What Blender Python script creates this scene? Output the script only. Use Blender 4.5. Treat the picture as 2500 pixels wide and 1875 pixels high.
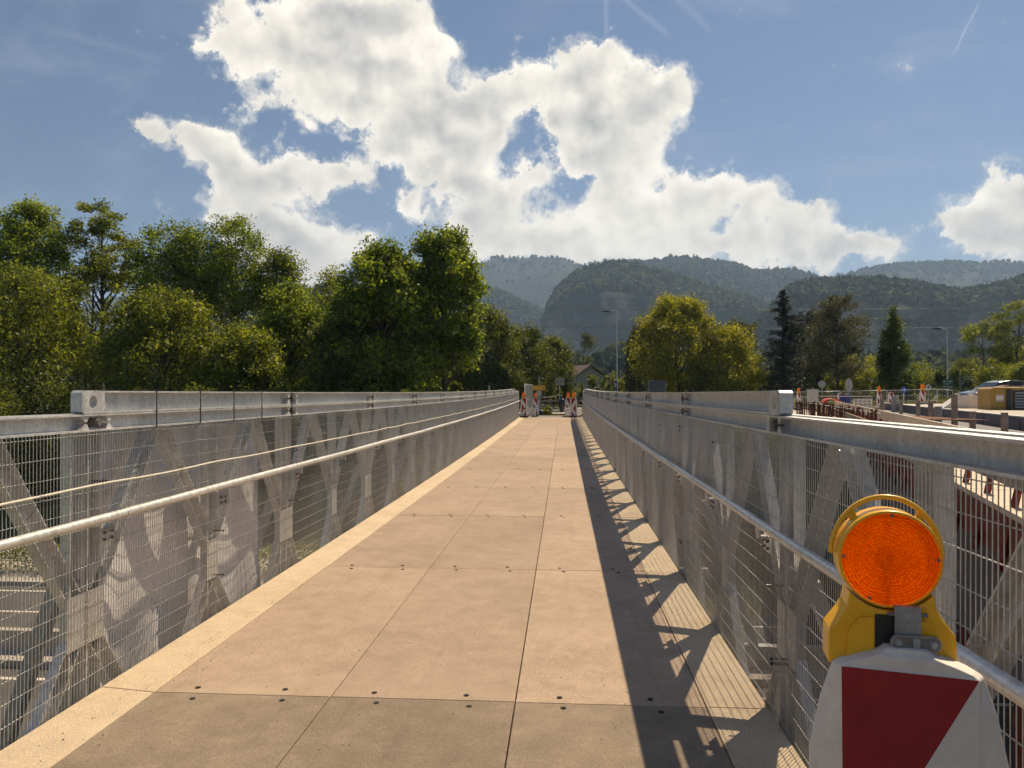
import bpy, math, random
import numpy as np
from mathutils import Vector, Matrix, noise as mnoise

for o in list(bpy.data.objects):
    bpy.data.objects.remove(o)
SC = bpy.context.scene
COL = SC.collection
R = math.radians
random.seed(7)
RNG = np.random.default_rng(11)

# ------------------------------------------------------------------ camera
YAW, PITCH, EYE = R(3.87), R(0.476), 1.626
FPX = 1865.0                                  # focal length in pixels of a 2500 px wide picture
cam_d = bpy.data.cameras.new('camera')
cam_d.sensor_width = 36.0
cam_d.lens = 36.0 * FPX / 2500.0
cam_d.clip_start = 0.05
cam_d.clip_end = 20000.0
cam = bpy.data.objects.new('camera', cam_d)
cam.location = (0, 0, EYE)
cam.rotation_euler = (R(90) + PITCH, 0, YAW)
COL.objects.link(cam)
SC.camera = cam
SC.render.resolution_x, SC.render.resolution_y = 1024, 768
CY, SY = math.cos(YAW), math.sin(YAW)


def at(px, py, depth):
    """world point seen at photograph pixel (px, py) at that distance along the view"""
    X = (px - 1250.0) / FPX * depth
    Z = EYE - (py - 953.0) / FPX * depth
    return Vector((X * CY - depth * SY, X * SY + depth * CY, Z))


def direction(px, py):
    v = at(px, py, 100.0) - Vector((0, 0, EYE))
    return v.normalized()


# ------------------------------------------------------------------ sun, sky, exposure
SUN_DIR = Vector((0.444, 0.611, 1.0)).normalized()          # towards the sun
SUN_EL = math.asin(SUN_DIR.z)
SUN_AZ = math.atan2(SUN_DIR.x, SUN_DIR.y)                   # clockwise from +Y
sun_d = bpy.data.lights.new('sun', 'SUN')
sun_d.energy = 5.0
sun_d.angle = R(0.53)
sun_d.color = (1.0, 0.825, 0.575)
sun = bpy.data.objects.new('sun', sun_d)
sun.rotation_euler = (-SUN_DIR).to_track_quat('-Z', 'Y').to_euler()
sun.location = (30, 40, 60)
COL.objects.link(sun)

SC.view_settings.view_transform = 'Standard'
SC.view_settings.look = 'None'
SC.view_settings.exposure = 0.40
SC.view_settings.gamma = 1.0
SC.view_settings.use_curve_mapping = False
SC.render.engine = 'CYCLES'
SC.cycles.use_denoising = True
SC.cycles.max_bounces = 6
SC.cycles.diffuse_bounces = 2
SC.cycles.glossy_bounces = 3
SC.cycles.transmission_bounces = 4
SC.cycles.transparent_max_bounces = 8
SC.cycles.volume_bounces = 0
SC.cycles.use_light_tree = False
SC.cycles.sample_clamp_indirect = 6.0
SC.cycles.use_adaptive_sampling = True
SC.cycles.adaptive_threshold = 0.03

SKY_STRENGTH = 0.056
world = bpy.data.worlds.new('World')
SC.world = world
world.use_nodes = True
WT = world.node_tree
WT.nodes.clear()


class NT:
    """small node-graph writer"""
    def __init__(self, tree):
        self.t = tree

    def n(self, kind, **kw):
        nd = self.t.nodes.new(kind)
        for k, v in kw.items():
            setattr(nd, k, v)
        return nd

    def put(self, sock, v):
        if v is None:
            return
        if isinstance(v, bpy.types.NodeSocket):
            self.t.links.new(v, sock)
        else:
            if sock.type == 'RGBA' and hasattr(v, '__len__') and len(v) == 3:
                v = (*v, 1.0)
            sock.default_value = v

    def math(self, op, a, b=None, c=None, clamp=False):
        nd = self.n('ShaderNodeMath', operation=op, use_clamp=clamp)
        for i, v in enumerate((a, b, c)):
            self.put(nd.inputs[i], v)
        return nd.outputs[0]

    def vmath(self, op, a, b=None, scale=None):
        nd = self.n('ShaderNodeVectorMath', operation=op)
        self.put(nd.inputs[0], a)
        if b is not None:
            self.put(nd.inputs[1], b)
        if scale is not None:
            self.put(nd.inputs['Scale'], scale)
        return nd.outputs['Value'] if op in ('DISTANCE', 'DOT_PRODUCT', 'LENGTH') else nd.outputs[0]

    def noise(self, vec, scale, detail=4.0, rough=0.55, dist=0.0, color=False, lac=2.0):
        nd = self.n('ShaderNodeTexNoise')
        self.put(nd.inputs['Vector'], vec)
        for k, v in (('Scale', scale), ('Detail', detail), ('Roughness', rough), ('Distortion', dist), ('Lacunarity', lac)):
            self.put(nd.inputs[k], v)
        return nd.outputs['Color' if color else 'Fac']

    def voro(self, vec, scale, feature='F1', out='Distance', rand=1.0):
        nd = self.n('ShaderNodeTexVoronoi', feature=feature)
        self.put(nd.inputs['Vector'], vec)
        self.put(nd.inputs['Scale'], scale)
        self.put(nd.inputs['Randomness'], rand)
        return nd.outputs[out]

    def ramp(self, fac, stops, interp='LINEAR'):
        nd = self.n('ShaderNodeValToRGB')
        cr = nd.color_ramp
        cr.interpolation = interp
        while len(cr.elements) < len(stops):
            cr.elements.new(0.5)
        for e, (p, c) in zip(cr.elements, stops):
            e.position = p
            e.color = (*c, 1.0) if hasattr(c, '__len__') else (c, c, c, 1.0)
        self.put(nd.inputs[0], fac)
        return nd.outputs[0]

    def mix(self, fac, a, b, mode='MIX'):
        nd = self.n('ShaderNodeMix', data_type='RGBA', blend_type=mode)
        self.put(nd.inputs['Factor'], fac)
        self.put(nd.inputs['A'], a) if False else self.put(nd.inputs[6], a)
        self.put(nd.inputs[7], b)
        return nd.outputs[2]

    def rng(self, v, a, b, c=0.0, d=1.0, smooth=False):
        nd = self.n('ShaderNodeMapRange', interpolation_type='SMOOTHSTEP' if smooth else 'LINEAR', clamp=True)
        for i, x in enumerate((v, a, b, c, d)):
            self.put(nd.inputs[i], x)
        return nd.outputs[0]

    def bump(self, height, strength=0.3, dist=0.02):
        nd = self.n('ShaderNodeBump')
        self.put(nd.inputs['Strength'], strength)
        self.put(nd.inputs['Distance'], dist)
        self.put(nd.inputs['Height'], height)
        return nd.outputs[0]


# clouds stand at infinity: blobs given by direction and angular size, broken up by noise
CLOUDS = [  # x, y, radius on a 2212 px wide view of the photograph
    (470, 80, 45), (520, 105, 55), (600, 95, 75), (690, 60, 90), (780, 60, 100), (850, 45, 75), (915, 30, 45),
    (710, 150, 85), (790, 165, 100), (870, 170, 80), (950, 110, 40), (1005, 95, 24), (640, 200, 50), (555, 235, 28),
    (760, 235, 50), (670, 265, 22), (900, 255, 80), (850, 300, 70), (960, 230, 80), (1050, 225, 70), (1110, 190, 55),
    (990, 310, 95), (930, 350, 60), (1010, 400, 80), (1060, 300, 45), (1040, 470, 75),
    (1230, 165, 62), (1300, 135, 60), (1380, 190, 62), (1440, 190, 48), (1290, 235, 85), (1390, 255, 80), (1475, 215, 34),
    (1180, 185, 50), (1210, 250, 50), (1330, 330, 95), (1310, 400, 70), (1370, 350, 75), (1240, 330, 60), (1145, 390, 45),
    (1095, 440, 50), (1100, 520, 75), (1190, 515, 75), (1290, 490, 85), (1390, 470, 85), (1490, 440, 75), (1550, 405, 45),
    (1590, 380, 24), (1630, 430, 50), (1675, 405, 24), (1490, 530, 70), (1610, 510, 75), (1710, 485, 48), (1785, 455, 32),
    (1790, 525, 52), (1870, 535, 42), (1925, 530, 26), (1700, 545, 45), (1000, 540, 50), (1380, 560, 60), (1250, 570, 60),
    (290, 275, 24), (340, 292, 34), (410, 290, 36), (470, 305, 44), (495, 355, 62), (520, 415, 70), (600, 395, 70),
    (680, 385, 50), (740, 378, 42), (780, 375, 26), (480, 440, 48), (555, 480, 75), (635, 510, 70), (700, 530, 60),
    (620, 575, 75), (770, 530, 34), (700, 585, 60), (530, 530, 50), (815, 500, 18), (890, 435, 42), (918, 478, 18),
    (372, 440, 16), (2205, 455, 70), (2120, 505, 62), (2060, 505, 42), (2010, 490, 24), (2180, 525, 55), (2110, 410, 14),
    (2165, 375, 18), (2040, 420, 12), (1775, 580, 20), (1935, 578, 22), (500, 20, 38),
    (2330, 500, 90), (2430, 480, 100), (2600, 500, 90), (-180, 420, 60), (-260, 430, 80), (-330, 400, 60),
]
W = NT(WT)
tc = W.n('ShaderNodeTexCoord')
D0 = W.vmath('NORMALIZE', tc.outputs['Generated'])
sky = W.n('ShaderNodeTexSky', sky_type='NISHITA', sun_disc=False, sun_elevation=SUN_EL, sun_rotation=SUN_AZ,
          altitude=400.0, air_density=1.0, dust_density=0.25, ozone_density=3.2)
# the cloud field over azimuth and elevation, written as a few products of curves so that it stays quick
AZ0, AZ1, EL0, EL1 = R(-58), R(58), R(-2), R(44)
NA, NE, RANK = 200, 120, 12
azs, els = np.linspace(AZ0, AZ1, NA), np.linspace(EL0, EL1, NE)
A_, E_ = np.meshgrid(azs, els, indexing='ij')
dirs = np.stack([np.sin(A_) * np.cos(E_), np.cos(A_) * np.cos(E_), np.sin(E_)], -1)
Fm = np.full(A_.shape, -9.0)
for x, y, r in CLOUDS:
    c = np.array(direction(x * 1.1302, y * 1.1302))
    v = 1.0 - np.linalg.norm(dirs - c, axis=-1) / (0.90 * r * 1.1302 / FPX)
    kk = 0.22
    h = np.maximum(kk - np.abs(Fm - v), 0.0) / kk
    Fm = np.maximum(Fm, v) + h ** 3 * kk / 6.0
Fm = np.maximum(Fm, -0.55)
U_, S_, V_ = np.linalg.svd(Fm)


def curves(src, table):
    """RGB-curve nodes holding up to three columns each; returns vector sockets and (gain, shift) per column"""
    outs = []
    for q in range(0, table.shape[1], 3):
        nd = W.n('ShaderNodeRGBCurve')
        cols = []
        for j in range(3):
            col = table[:, q + j]
            lo, hi = float(col.min()), float(col.max())
            cols.append((hi - lo, lo))
            cu = nd.mapping.curves[j]
            npt = 100
            xs = np.linspace(0, 1, npt)
            ys = np.interp(xs, np.linspace(0, 1, len(col)), (col - lo) / (hi - lo))
            cu.points[0].location = (0.0, float(ys[0]))
            cu.points[1].location = (1.0, float(ys[-1]))
            for xx, yy in zip(xs[1:-1], ys[1:-1]):
                cu.points.new(float(xx), float(yy))
            for p_ in cu.points:
                p_.handle_type = 'VECTOR'
        nd.mapping.update()
        cmb = W.n('ShaderNodeCombineColor')
        for j in range(3):
            W.put(cmb.inputs[j], src)
        W.put(nd.inputs['Color'], cmb.outputs[0])
        o = W.vmath('MULTIPLY', nd.outputs[0], tuple(c[0] for c in cols))
        outs.append(W.vmath('ADD', o, tuple(c[1] for c in cols)))
    return outs


# ragged edges: warp the direction before looking the field up
w1 = W.vmath('SUBTRACT', W.noise(D0, 12.0, 7.0, 0.66, color=True), (0.5, 0.5, 0.5))
DW = W.vmath('NORMALIZE', W.vmath('ADD', D0, W.vmath('SCALE', w1, scale=0.085)))
sx = W.n('ShaderNodeSeparateXYZ')
W.put(sx.inputs[0], DW)
az = W.math('ARCTAN2', sx.outputs[0], sx.outputs[1])
el = W.math('ARCSINE', sx.outputs[2])
ca = curves(W.rng(az, AZ0, AZ1), U_[:, :RANK] * np.sqrt(S_[:RANK]))
ce = curves(W.rng(el, EL0, EL1), V_[:RANK].T * np.sqrt(S_[:RANK]))
acc = None
for a_, b_ in zip(ca, ce):
    d_ = W.vmath('DOT_PRODUCT', a_, b_)
    acc = d_ if acc is None else W.math('ADD', acc, d_)
# the same kind of broken cloud goes on all round
low = W.noise(D0, 4.2, 2.0, 0.5)
inside = W.rng(W.math('ABSOLUTE', az), R(46), R(56), 1.0, 0.0, smooth=True)
inside = W.math('MULTIPLY', inside, W.rng(el, R(36), R(42), 1.0, 0.0, smooth=True))
acc = W.math('ADD', W.math('MULTIPLY', acc, inside), W.math('MULTIPLY', W.math('SUBTRACT', 1.0, inside), W.rng(low, 0.54, 0.76, -0.5, 0.5)))
b1_ = W.noise(D0, 46.0, 5.0, 0.65)
billow = W.noise(D0, 24.0, 8.0, 0.70)
dens = W.math('ADD', acc, W.math('MULTIPLY', W.math('SUBTRACT', billow, 0.5), 1.55))
alpha = W.math('MAXIMUM', W.rng(dens, -0.02, 0.26, 0.0, 1.0, smooth=True), W.rng(W.math('ADD', dens, W.math('MULTIPLY', W.math('SUBTRACT', b1_, 0.5), 1.6)), -0.25, 0.45, 0.0, 0.75, smooth=True))
# relief: the billows' side towards the sun is brighter
b1 = W.noise(D0, 15.0, 3.5, 0.5)
b2 = W.noise(W.vmath('ADD', D0, (0.007, 0.0, 0.016)), 15.0, 3.5, 0.5)
relief = W.math('MULTIPLY', W.math('SUBTRACT', b1, b2), 1.2)
thick = W.rng(acc, 0.15, 0.75, 0.0, 1.0, smooth=True)
grey = W.math('MULTIPLY', thick, W.rng(low, 0.36, 0.64, 0.25, 1.0, smooth=True))
lum = W.math('ADD', W.math('SUBTRACT', 1.02, W.math('MULTIPLY', grey, 0.44)), relief)
lum = W.rng(lum, 0.35, 1.15, 0.38, 1.02)
cloud_col = W.mix(W.rng(lum, 0.40, 0.75), (0.92, 0.89, 0.85), (1.0, 0.925, 0.80))
cloud_col = W.vmath('SCALE', cloud_col, scale=W.math('MULTIPLY', lum, 1.0 / SKY_STRENGTH))
# thin high veil and streaks
mp = W.n('ShaderNodeMapping')
W.put(mp.inputs['Vector'], D0)
mp.inputs['Rotation'].default_value = (0.0, R(32), R(20))
mp.inputs['Scale'].default_value = (2.2, 9.0, 9.0)
veil = W.rng(W.noise(mp.outputs[0], 1.6, 4.0, 0.6, 0.4), 0.46, 0.8, 0.0, 0.24, smooth=True)
sky_c = W.mix(veil, sky.outputs[0], tuple(v / SKY_STRENGTH for v in (0.46, 0.50, 0.56)))
for (xa, ya), (xb, yb), wd, st_ in (((1312, -60), (1308, 95), 7, .10), ((1335, -20), (1455, 85), 9, .08), ((1450, -20), (1545, 75), 14, .06), ((2055, 128), (2125, -10), 3.5, .16), ((60, 50), (380, 135), 12, .05)):
    va, vb = direction(xa * 1.1302, ya * 1.1302), direction(xb * 1.1302, yb * 1.1302)
    nn = va.cross(vb).normalized()
    mid = (va + vb).normalized()
    across = W.math('ABSOLUTE', W.vmath('DOT_PRODUCT', W.vmath('ADD', D0, W.vmath('SCALE', w1, scale=0.012)), tuple(nn)))
    along = W.vmath('DISTANCE', D0, tuple(mid))
    half = (va - vb).length / 2
    tr_ = W.math('MULTIPLY', W.rng(across, 0.0, wd * 1.1302 / FPX, st_, 0.0, smooth=True), W.rng(along, half * .55, half, 1.0, 0.0, smooth=True))
    sky_c = W.mix(tr_, sky_c, tuple(v / SKY_STRENGTH for v in (0.95, 0.95, 0.95)))
final = W.mix(alpha, sky_c, cloud_col)
bg = W.n('ShaderNodeBackground')
W.put(bg.inputs['Color'], final)
bg.inputs['Strength'].default_value = SKY_STRENGTH
wo = W.n('ShaderNodeOutputWorld')
WT.links.new(bg.outputs[0], wo.inputs['Surface'])
world.cycles.sampling_method = 'MANUAL'
world.cycles.sample_map_resolution = 512


# ------------------------------------------------------------------ materials
MATS = {}


def new_mat(name):
    m = bpy.data.materials.new(name)
    m.use_nodes = True
    nt = NT(m.node_tree)
    b = m.node_tree.nodes['Principled BSDF']
    MATS[name] = m
    return m, nt, b


def objco(nt):
    return nt.n('ShaderNodeTexCoord').outputs['Object']


def geoco(nt):
    return nt.n('ShaderNodeNewGeometry').outputs['Position']


def simple(name, col, rough=0.6, metal=0.0, var=0.12, scale=8.0, bump=0.0, bscale=60.0, coat=0.0, spec=None, world_space=False):
    """a base colour broken by two noises, with fine relief"""
    m, nt, b = new_mat(name)
    co = geoco(nt) if world_space else objco(nt)
    n1 = nt.noise(co, scale, 5.0, 0.6)
    n2 = nt.noise(co, scale * 7.3, 4.0, 0.65)
    f = nt.math('ADD', nt.math('MULTIPLY', n1, 0.65), nt.math('MULTIPLY', n2, 0.35))
    lo = tuple(c * (1 - var * 1.6) for c in col)
    hi = tuple(min(1.0, c * (1 + var * 1.6)) for c in col)
    nt.put(b.inputs['Base Color'], nt.ramp(f, [(0.3, lo), (0.7, hi)]))
    nt.put(b.inputs['Roughness'], nt.rng(n2, 0.3, 0.7, max(0.02, rough - 0.08), min(1.0, rough + 0.08)))
    b.inputs['Metallic'].default_value = metal
    if coat:
        b.inputs['Coat Weight'].default_value = coat
        b.inputs['Coat Roughness'].default_value = 0.12
    if spec is not None:
        b.inputs['Specular IOR Level'].default_value = spec
    if bump:
        nt.put(b.inputs['Normal'], nt.bump(nt.noise(co, bscale, 4.0, 0.6), bump, 0.01))
    return m


def mat_deck(name, base, light):
    m, nt, b = new_mat(name)
    co = geoco(nt)
    big = nt.noise(co, 0.9, 5.0, 0.6)
    mid = nt.noise(co, 5.5, 5.0, 0.65)
    fine = nt.noise(co, 125.0, 4.0, 0.75)
    oi = nt.n('ShaderNodeObjectInfo').outputs['Random']
    f = nt.math('ADD', nt.math('MULTIPLY', big, 0.5), nt.math('MULTIPLY', mid, 0.5))
    c = nt.ramp(f, [(0.32, tuple(v * 0.80 for v in base)), (0.5, base), (0.68, light)])
    c = nt.mix(1.0, c, nt.ramp(oi, [(0.0, 0.86), (1.0, 1.06)]), 'MULTIPLY')
    c = nt.mix(1.0, c, nt.ramp(fine, [(0.30, 0.66), (0.5, 1.0), (0.70, 1.30)]), 'MULTIPLY')
    # grit and pits
    pits = nt.rng(nt.voro(co, 26.0), 0.08, 0.13)
    pm = nt.rng(nt.noise(co, 24.0, 2.0), 0.52, 0.62)
    pits = nt.math('MAXIMUM', pits, nt.math('SUBTRACT', 1.0, pm))
    c = nt.mix(nt.math('MULTIPLY', nt.math('SUBTRACT', 1.0, pits), 0.55), c, (0.10, 0.08, 0.06))
    # worn stains with their own shapes
    st = nt.rng(nt.noise(co, 1.7, 7.0, 0.7, 1.2), 0.58, 0.74, 0.0, 0.5)
    c = nt.mix(st, c, tuple(v * 0.55 for v in base))
    pale = nt.rng(nt.noise(nt.vmath('ADD', co, (31.0, 7.0, 0.0)), 2.6, 5.0, 0.65, 0.8), 0.66, 0.78, 0.0, 0.35)
    c = nt.mix(pale, c, tuple(min(1, v * 1.35) for v in light))
    mp = nt.n('ShaderNodeMapping')
    nt.put(mp.inputs['Vector'], co)
    mp.inputs['Scale'].default_value = (5.0, 0.55, 1.0)
    c = nt.mix(nt.rng(nt.noise(mp.outputs[0], 2.2, 6.0, 0.7, 0.6), 0.55, 0.75, 0.0, 0.4), c, tuple(v * 0.62 for v in base))
    nt.put(b.inputs['Base Color'], c)
    b.inputs['Roughness'].default_value = 0.86
    b.inputs['Specular IOR Level'].default_value = 0.3
    nt.put(b.inputs['Normal'], nt.bump(nt.math('ADD', fine, nt.math('MULTIPLY', nt.noise(co, 60.0, 4.0, 0.7), 0.6)), 0.55, 0.006))
    return m


def mat_galv(name, col=(0.56, 0.55, 0.53), metal=0.55, rough=0.46):
    m, nt, b = new_mat(name)
    co = geoco(nt)
    sp = nt.voro(co, 55.0, out='Color')
    spv = nt.rng(nt.n('ShaderNodeSeparateColor').outputs[0], 0, 1) if False else None
    sep = nt.n('ShaderNodeSeparateColor')
    nt.put(sep.inputs[0], sp)
    big = nt.noise(co, 1.6, 5.0, 0.6)
    mp = nt.n('ShaderNodeMapping')
    nt.put(mp.inputs['Vector'], co)
    mp.inputs['Scale'].default_value = (9.0, 9.0, 0.8)
    streak = nt.noise(mp.outputs[0], 2.5, 5.0, 0.65)
    f = nt.math('ADD', nt.math('MULTIPLY', big, 0.5), nt.math('MULTIPLY', streak, 0.5))
    c = nt.ramp(f, [(0.3, tuple(v * 0.72 for v in col)), (0.52, col), (0.72, tuple(min(1, v * 1.22) for v in col))])
    c = nt.mix(1.0, c, nt.ramp(sep.outputs[0], [(0.0, 0.88), (1.0, 1.1)]), 'MULTIPLY')
    nt.put(b.inputs['Base Color'], c)
    b.inputs['Metallic'].default_value = metal
    nt.put(b.inputs['Roughness'], nt.rng(streak, 0.3, 0.7, rough - 0.09, rough + 0.14))
    nt.put(b.inputs['Normal'], nt.bump(nt.noise(co, 40.0, 3.0), 0.06, 0.004))
    return m


def mat_leaf(name, base, tip, trans=0.45, rough=0.5, dark=0.36, spec=0.35):
    """leaf faces: two-tone by leaf and by clump, light shines through"""
    m, nt, b = new_mat(name)
    geo = nt.n('ShaderNodeNewGeometry')
    ri = geo.outputs['Random Per Island']
    clump = nt.noise(geo.outputs['Position'], 0.55, 3.0, 0.6)
    f = nt.math('ADD', nt.math('MULTIPLY', ri, 0.55), nt.math('MULTIPLY', nt.rng(clump, 0.3, 0.7), 0.45))
    c = nt.ramp(f, [(0.1, tuple(v * dark for v in base)), (0.45, base), (0.9, tip)])
    nt.put(b.inputs['Base Color'], c)
    b.inputs['Roughness'].default_value = rough
    b.inputs['Specular IOR Level'].default_value = spec
    tr = nt.n('ShaderNodeBsdfTranslucent')
    nt.put(tr.inputs['Color'], nt.mix(1.0, c, (1.25, 1.12, 0.5), 'MULTIPLY'))
    mx = nt.n('ShaderNodeMixShader')
    mx.inputs[0].default_value = trans
    m.node_tree.links.new(b.outputs[0], mx.inputs[1])
    m.node_tree.links.new(tr.outputs[0], mx.inputs[2])
    out = [n for n in m.node_tree.nodes if n.type == 'OUTPUT_MATERIAL'][0]
    m.node_tree.links.new(mx.outputs[0], out.inputs[0])
    return m


def mat_translucent(name, col, trans=0.6, rough=0.35, tcol=None, noise_scale=3.0, var=0.08, coat=0.0):
    m = simple(name, col, rough, 0.0, var, noise_scale, coat=coat)
    nt = NT(m.node_tree)
    b = m.node_tree.nodes['Principled BSDF']
    tr = nt.n('ShaderNodeBsdfTranslucent')
    nt.put(tr.inputs['Color'], tcol or col)
    mx = nt.n('ShaderNodeMixShader')
    mx.inputs[0].default_value = trans
    m.node_tree.links.new(b.outputs[0], mx.inputs[1])
    m.node_tree.links.new(tr.outputs[0], mx.inputs[2])
    out = [n for n in m.node_tree.nodes if n.type == 'OUTPUT_MATERIAL'][0]
    m.node_tree.links.new(mx.outputs[0], out.inputs[0])
    return m


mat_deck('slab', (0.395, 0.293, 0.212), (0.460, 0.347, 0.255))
mat_deck('slab_dark', (0.245, 0.188, 0.138), (0.335, 0.260, 0.195))  # darker, browner slab colour for the nearest deck rows
mat_deck('strip', (0.58, 0.455, 0.315), (0.63, 0.50, 0.36))
mat_galv('galv', (0.60, 0.595, 0.58), 0.5)
mat_galv('galv_wire', (0.52, 0.515, 0.505), 0.5, 0.40)
mat_galv('galv_tube', (0.66, 0.64, 0.60), 0.45, 0.40)
mat_galv('galv_dull', (0.40, 0.40, 0.40), 0.35, 0.6)
simple('dark_hole', (0.012, 0.011, 0.010), 0.9, var=0.2)
simple('rubber', (0.025, 0.024, 0.023), 0.75, var=0.25, scale=20, bump=0.3)
simple('black_plastic', (0.018, 0.018, 0.02), 0.45, var=0.2)
simple('cable_skin', (0.62, 0.57, 0.47), 0.55, var=0.12, scale=30)
simple('bolt_steel', (0.22, 0.21, 0.20), 0.5, 0.6, var=0.3, scale=60)
simple('red_sheet', (0.28, 0.003, 0.010), 0.5, var=0.18, scale=14, bump=0.05, bscale=90)
simple('white_sheet', (0.66, 0.63, 0.61), 0.42, var=0.06, scale=10)
simple('orange_red_sheet', (0.62, 0.07, 0.02), 0.45, var=0.15, scale=20)
simple('lamp_yellow', (0.95, 0.47, 0.012), 0.36, var=0.06, scale=9, coat=0.25)
simple('grey_strap', (0.33, 0.32, 0.31), 0.55, 0.3, var=0.25, scale=45, bump=0.3, bscale=120)
simple('asphalt', (0.075, 0.070, 0.064), 0.92, var=0.25, scale=1.2, bump=0.5, bscale=60, world_space=True)
simple('road_paint', (0.62, 0.56, 0.47), 0.7, var=0.15, scale=6, world_space=True)
simple('concrete', (0.40, 0.35, 0.30), 0.85, var=0.18, scale=1.6, bump=0.3, bscale=40, world_space=True)
simple('concrete_dark', (0.20, 0.17, 0.15), 0.88, var=0.25, scale=1.1, bump=0.3, bscale=30, world_space=True)
simple('pale_gravel', (0.50, 0.43, 0.37), 0.95, var=0.2, scale=2.0, bump=0.6, bscale=18, world_space=True)
simple('soil', (0.16, 0.115, 0.075), 0.95, var=0.3, scale=0.8, bump=0.6, bscale=12, world_space=True)
simple('timber', (0.42, 0.31, 0.21), 0.8, var=0.22, scale=5, bump=0.2)
simple('timber_pale', (0.62, 0.50, 0.38), 0.8, var=0.15, scale=5, bump=0.2)
simple('form_panel', (0.115, 0.105, 0.115), 0.7, var=0.2, scale=3)
simple('rebar', (0.16, 0.065, 0.040), 0.85, 0.2, var=0.35, scale=9)
simple('red_steel', (0.17, 0.014, 0.014), 0.5, 0.1, var=0.25, scale=12)
simple('machine_yellow', (0.36, 0.21, 0.03), 0.5, var=0.14, scale=6)
simple('machine_dark', (0.022, 0.023, 0.028), 0.5, var=0.25, scale=10)
simple('car_paint', (0.10, 0.105, 0.115), 0.3, 0.5, var=0.05, coat=0.8)
simple('glass_dark', (0.015, 0.018, 0.02), 0.2, var=0.1, spec=0.4)
simple('sign_back', (0.50, 0.46, 0.43), 0.5, 0.25, var=0.1)
simple('board_grey', (0.20, 0.20, 0.19), 0.6, var=0.12)
simple('sign_yellow', (0.78, 0.42, 0.02), 0.45, var=0.06)
simple('sign_blue', (0.015, 0.10, 0.40), 0.4, var=0.08)
simple('sign_navy', (0.015, 0.025, 0.16), 0.4, var=0.08)
simple('sign_green', (0.05, 0.11, 0.06), 0.5, var=0.1)
simple('plastic_white', (0.74, 0.68, 0.62), 0.5, var=0.12, scale=6)
simple('bag_black', (0.010, 0.011, 0.016), 0.35, var=0.3)
simple('bark', (0.085, 0.062, 0.042), 0.9, var=0.35, scale=6, bump=0.6, bscale=22)
simple('bark_dark', (0.040, 0.031, 0.024), 0.92, var=0.35, scale=6, bump=0.6, bscale=22)
simple('house_wall', (0.30, 0.30, 0.27), 0.85, var=0.08, scale=1.0)
simple('roof_tile', (0.10, 0.065, 0.048), 0.85, var=0.25, scale=5, bump=0.5, bscale=14)
mat_translucent('tarp', (0.86, 0.84, 0.84), 0.25, 0.6, (0.8, 0.78, 0.78))
mat_translucent('lens', (1.0, 0.22, 0.003), 0.62, 0.10, (1.0, 0.38, 0.012), var=0.03, coat=0.5)
MATS['lens'].node_tree.nodes['Principled BSDF'].inputs['Transmission Weight'].default_value = 0.6
MATS['lens'].node_tree.nodes['Principled BSDF'].inputs['IOR'].default_value = 1.25
mat_translucent('lens_far', (0.95, 0.20, 0.004), 0.5, 0.2, (1.0, 0.27, 0.006), coat=0.4)
mat_leaf('leaf_maple', (0.115, 0.180, 0.020), (0.42, 0.50, 0.06), 0.58)
mat_leaf('leaf_olive', (0.115, 0.160, 0.020), (0.42, 0.46, 0.06), 0.56)
mat_leaf('leaf_dark', (0.065, 0.095, 0.015), (0.26, 0.29, 0.038), 0.48)
mat_leaf('leaf_yellow', (0.21, 0.235, 0.022), (0.50, 0.49, 0.045), 0.58)
mat_leaf('leaf_willow', (0.07, 0.085, 0.024), (0.16, 0.165, 0.045), 0.40)
mat_leaf('needle_spruce', (0.022, 0.034, 0.024), (0.055, 0.070, 0.042), 0.15, 0.6)
mat_leaf('needle_pine', (0.085, 0.092, 0.050), (0.20, 0.19, 0.10), 0.3, 0.6)
mat_leaf('leaf_column', (0.07, 0.115, 0.020), (0.22, 0.26, 0.035), 0.45)
mat_leaf('grass', (0.12, 0.14, 0.025), (0.30, 0.28, 0.07), 0.4)


def mat_ground():
    m, nt, b = new_mat('meadow')
    co = geoco(nt)
    a = nt.noise(co, 0.06, 6.0, 0.62)
    c = nt.noise(co, 1.4, 5.0, 0.7)
    f = nt.math('ADD', nt.math('MULTIPLY', a, 0.6), nt.math('MULTIPLY', c, 0.4))
    nt.put(b.inputs['Base Color'], nt.ramp(f, [(0.3, (0.035, 0.045, 0.015)), (0.5, (0.075, 0.085, 0.022)), (0.7, (0.14, 0.12, 0.05))]))
    b.inputs['Roughness'].default_value = 0.95
    nt.put(b.inputs['Normal'], nt.bump(c, 0.8, 0.1))


mat_ground()


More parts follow.
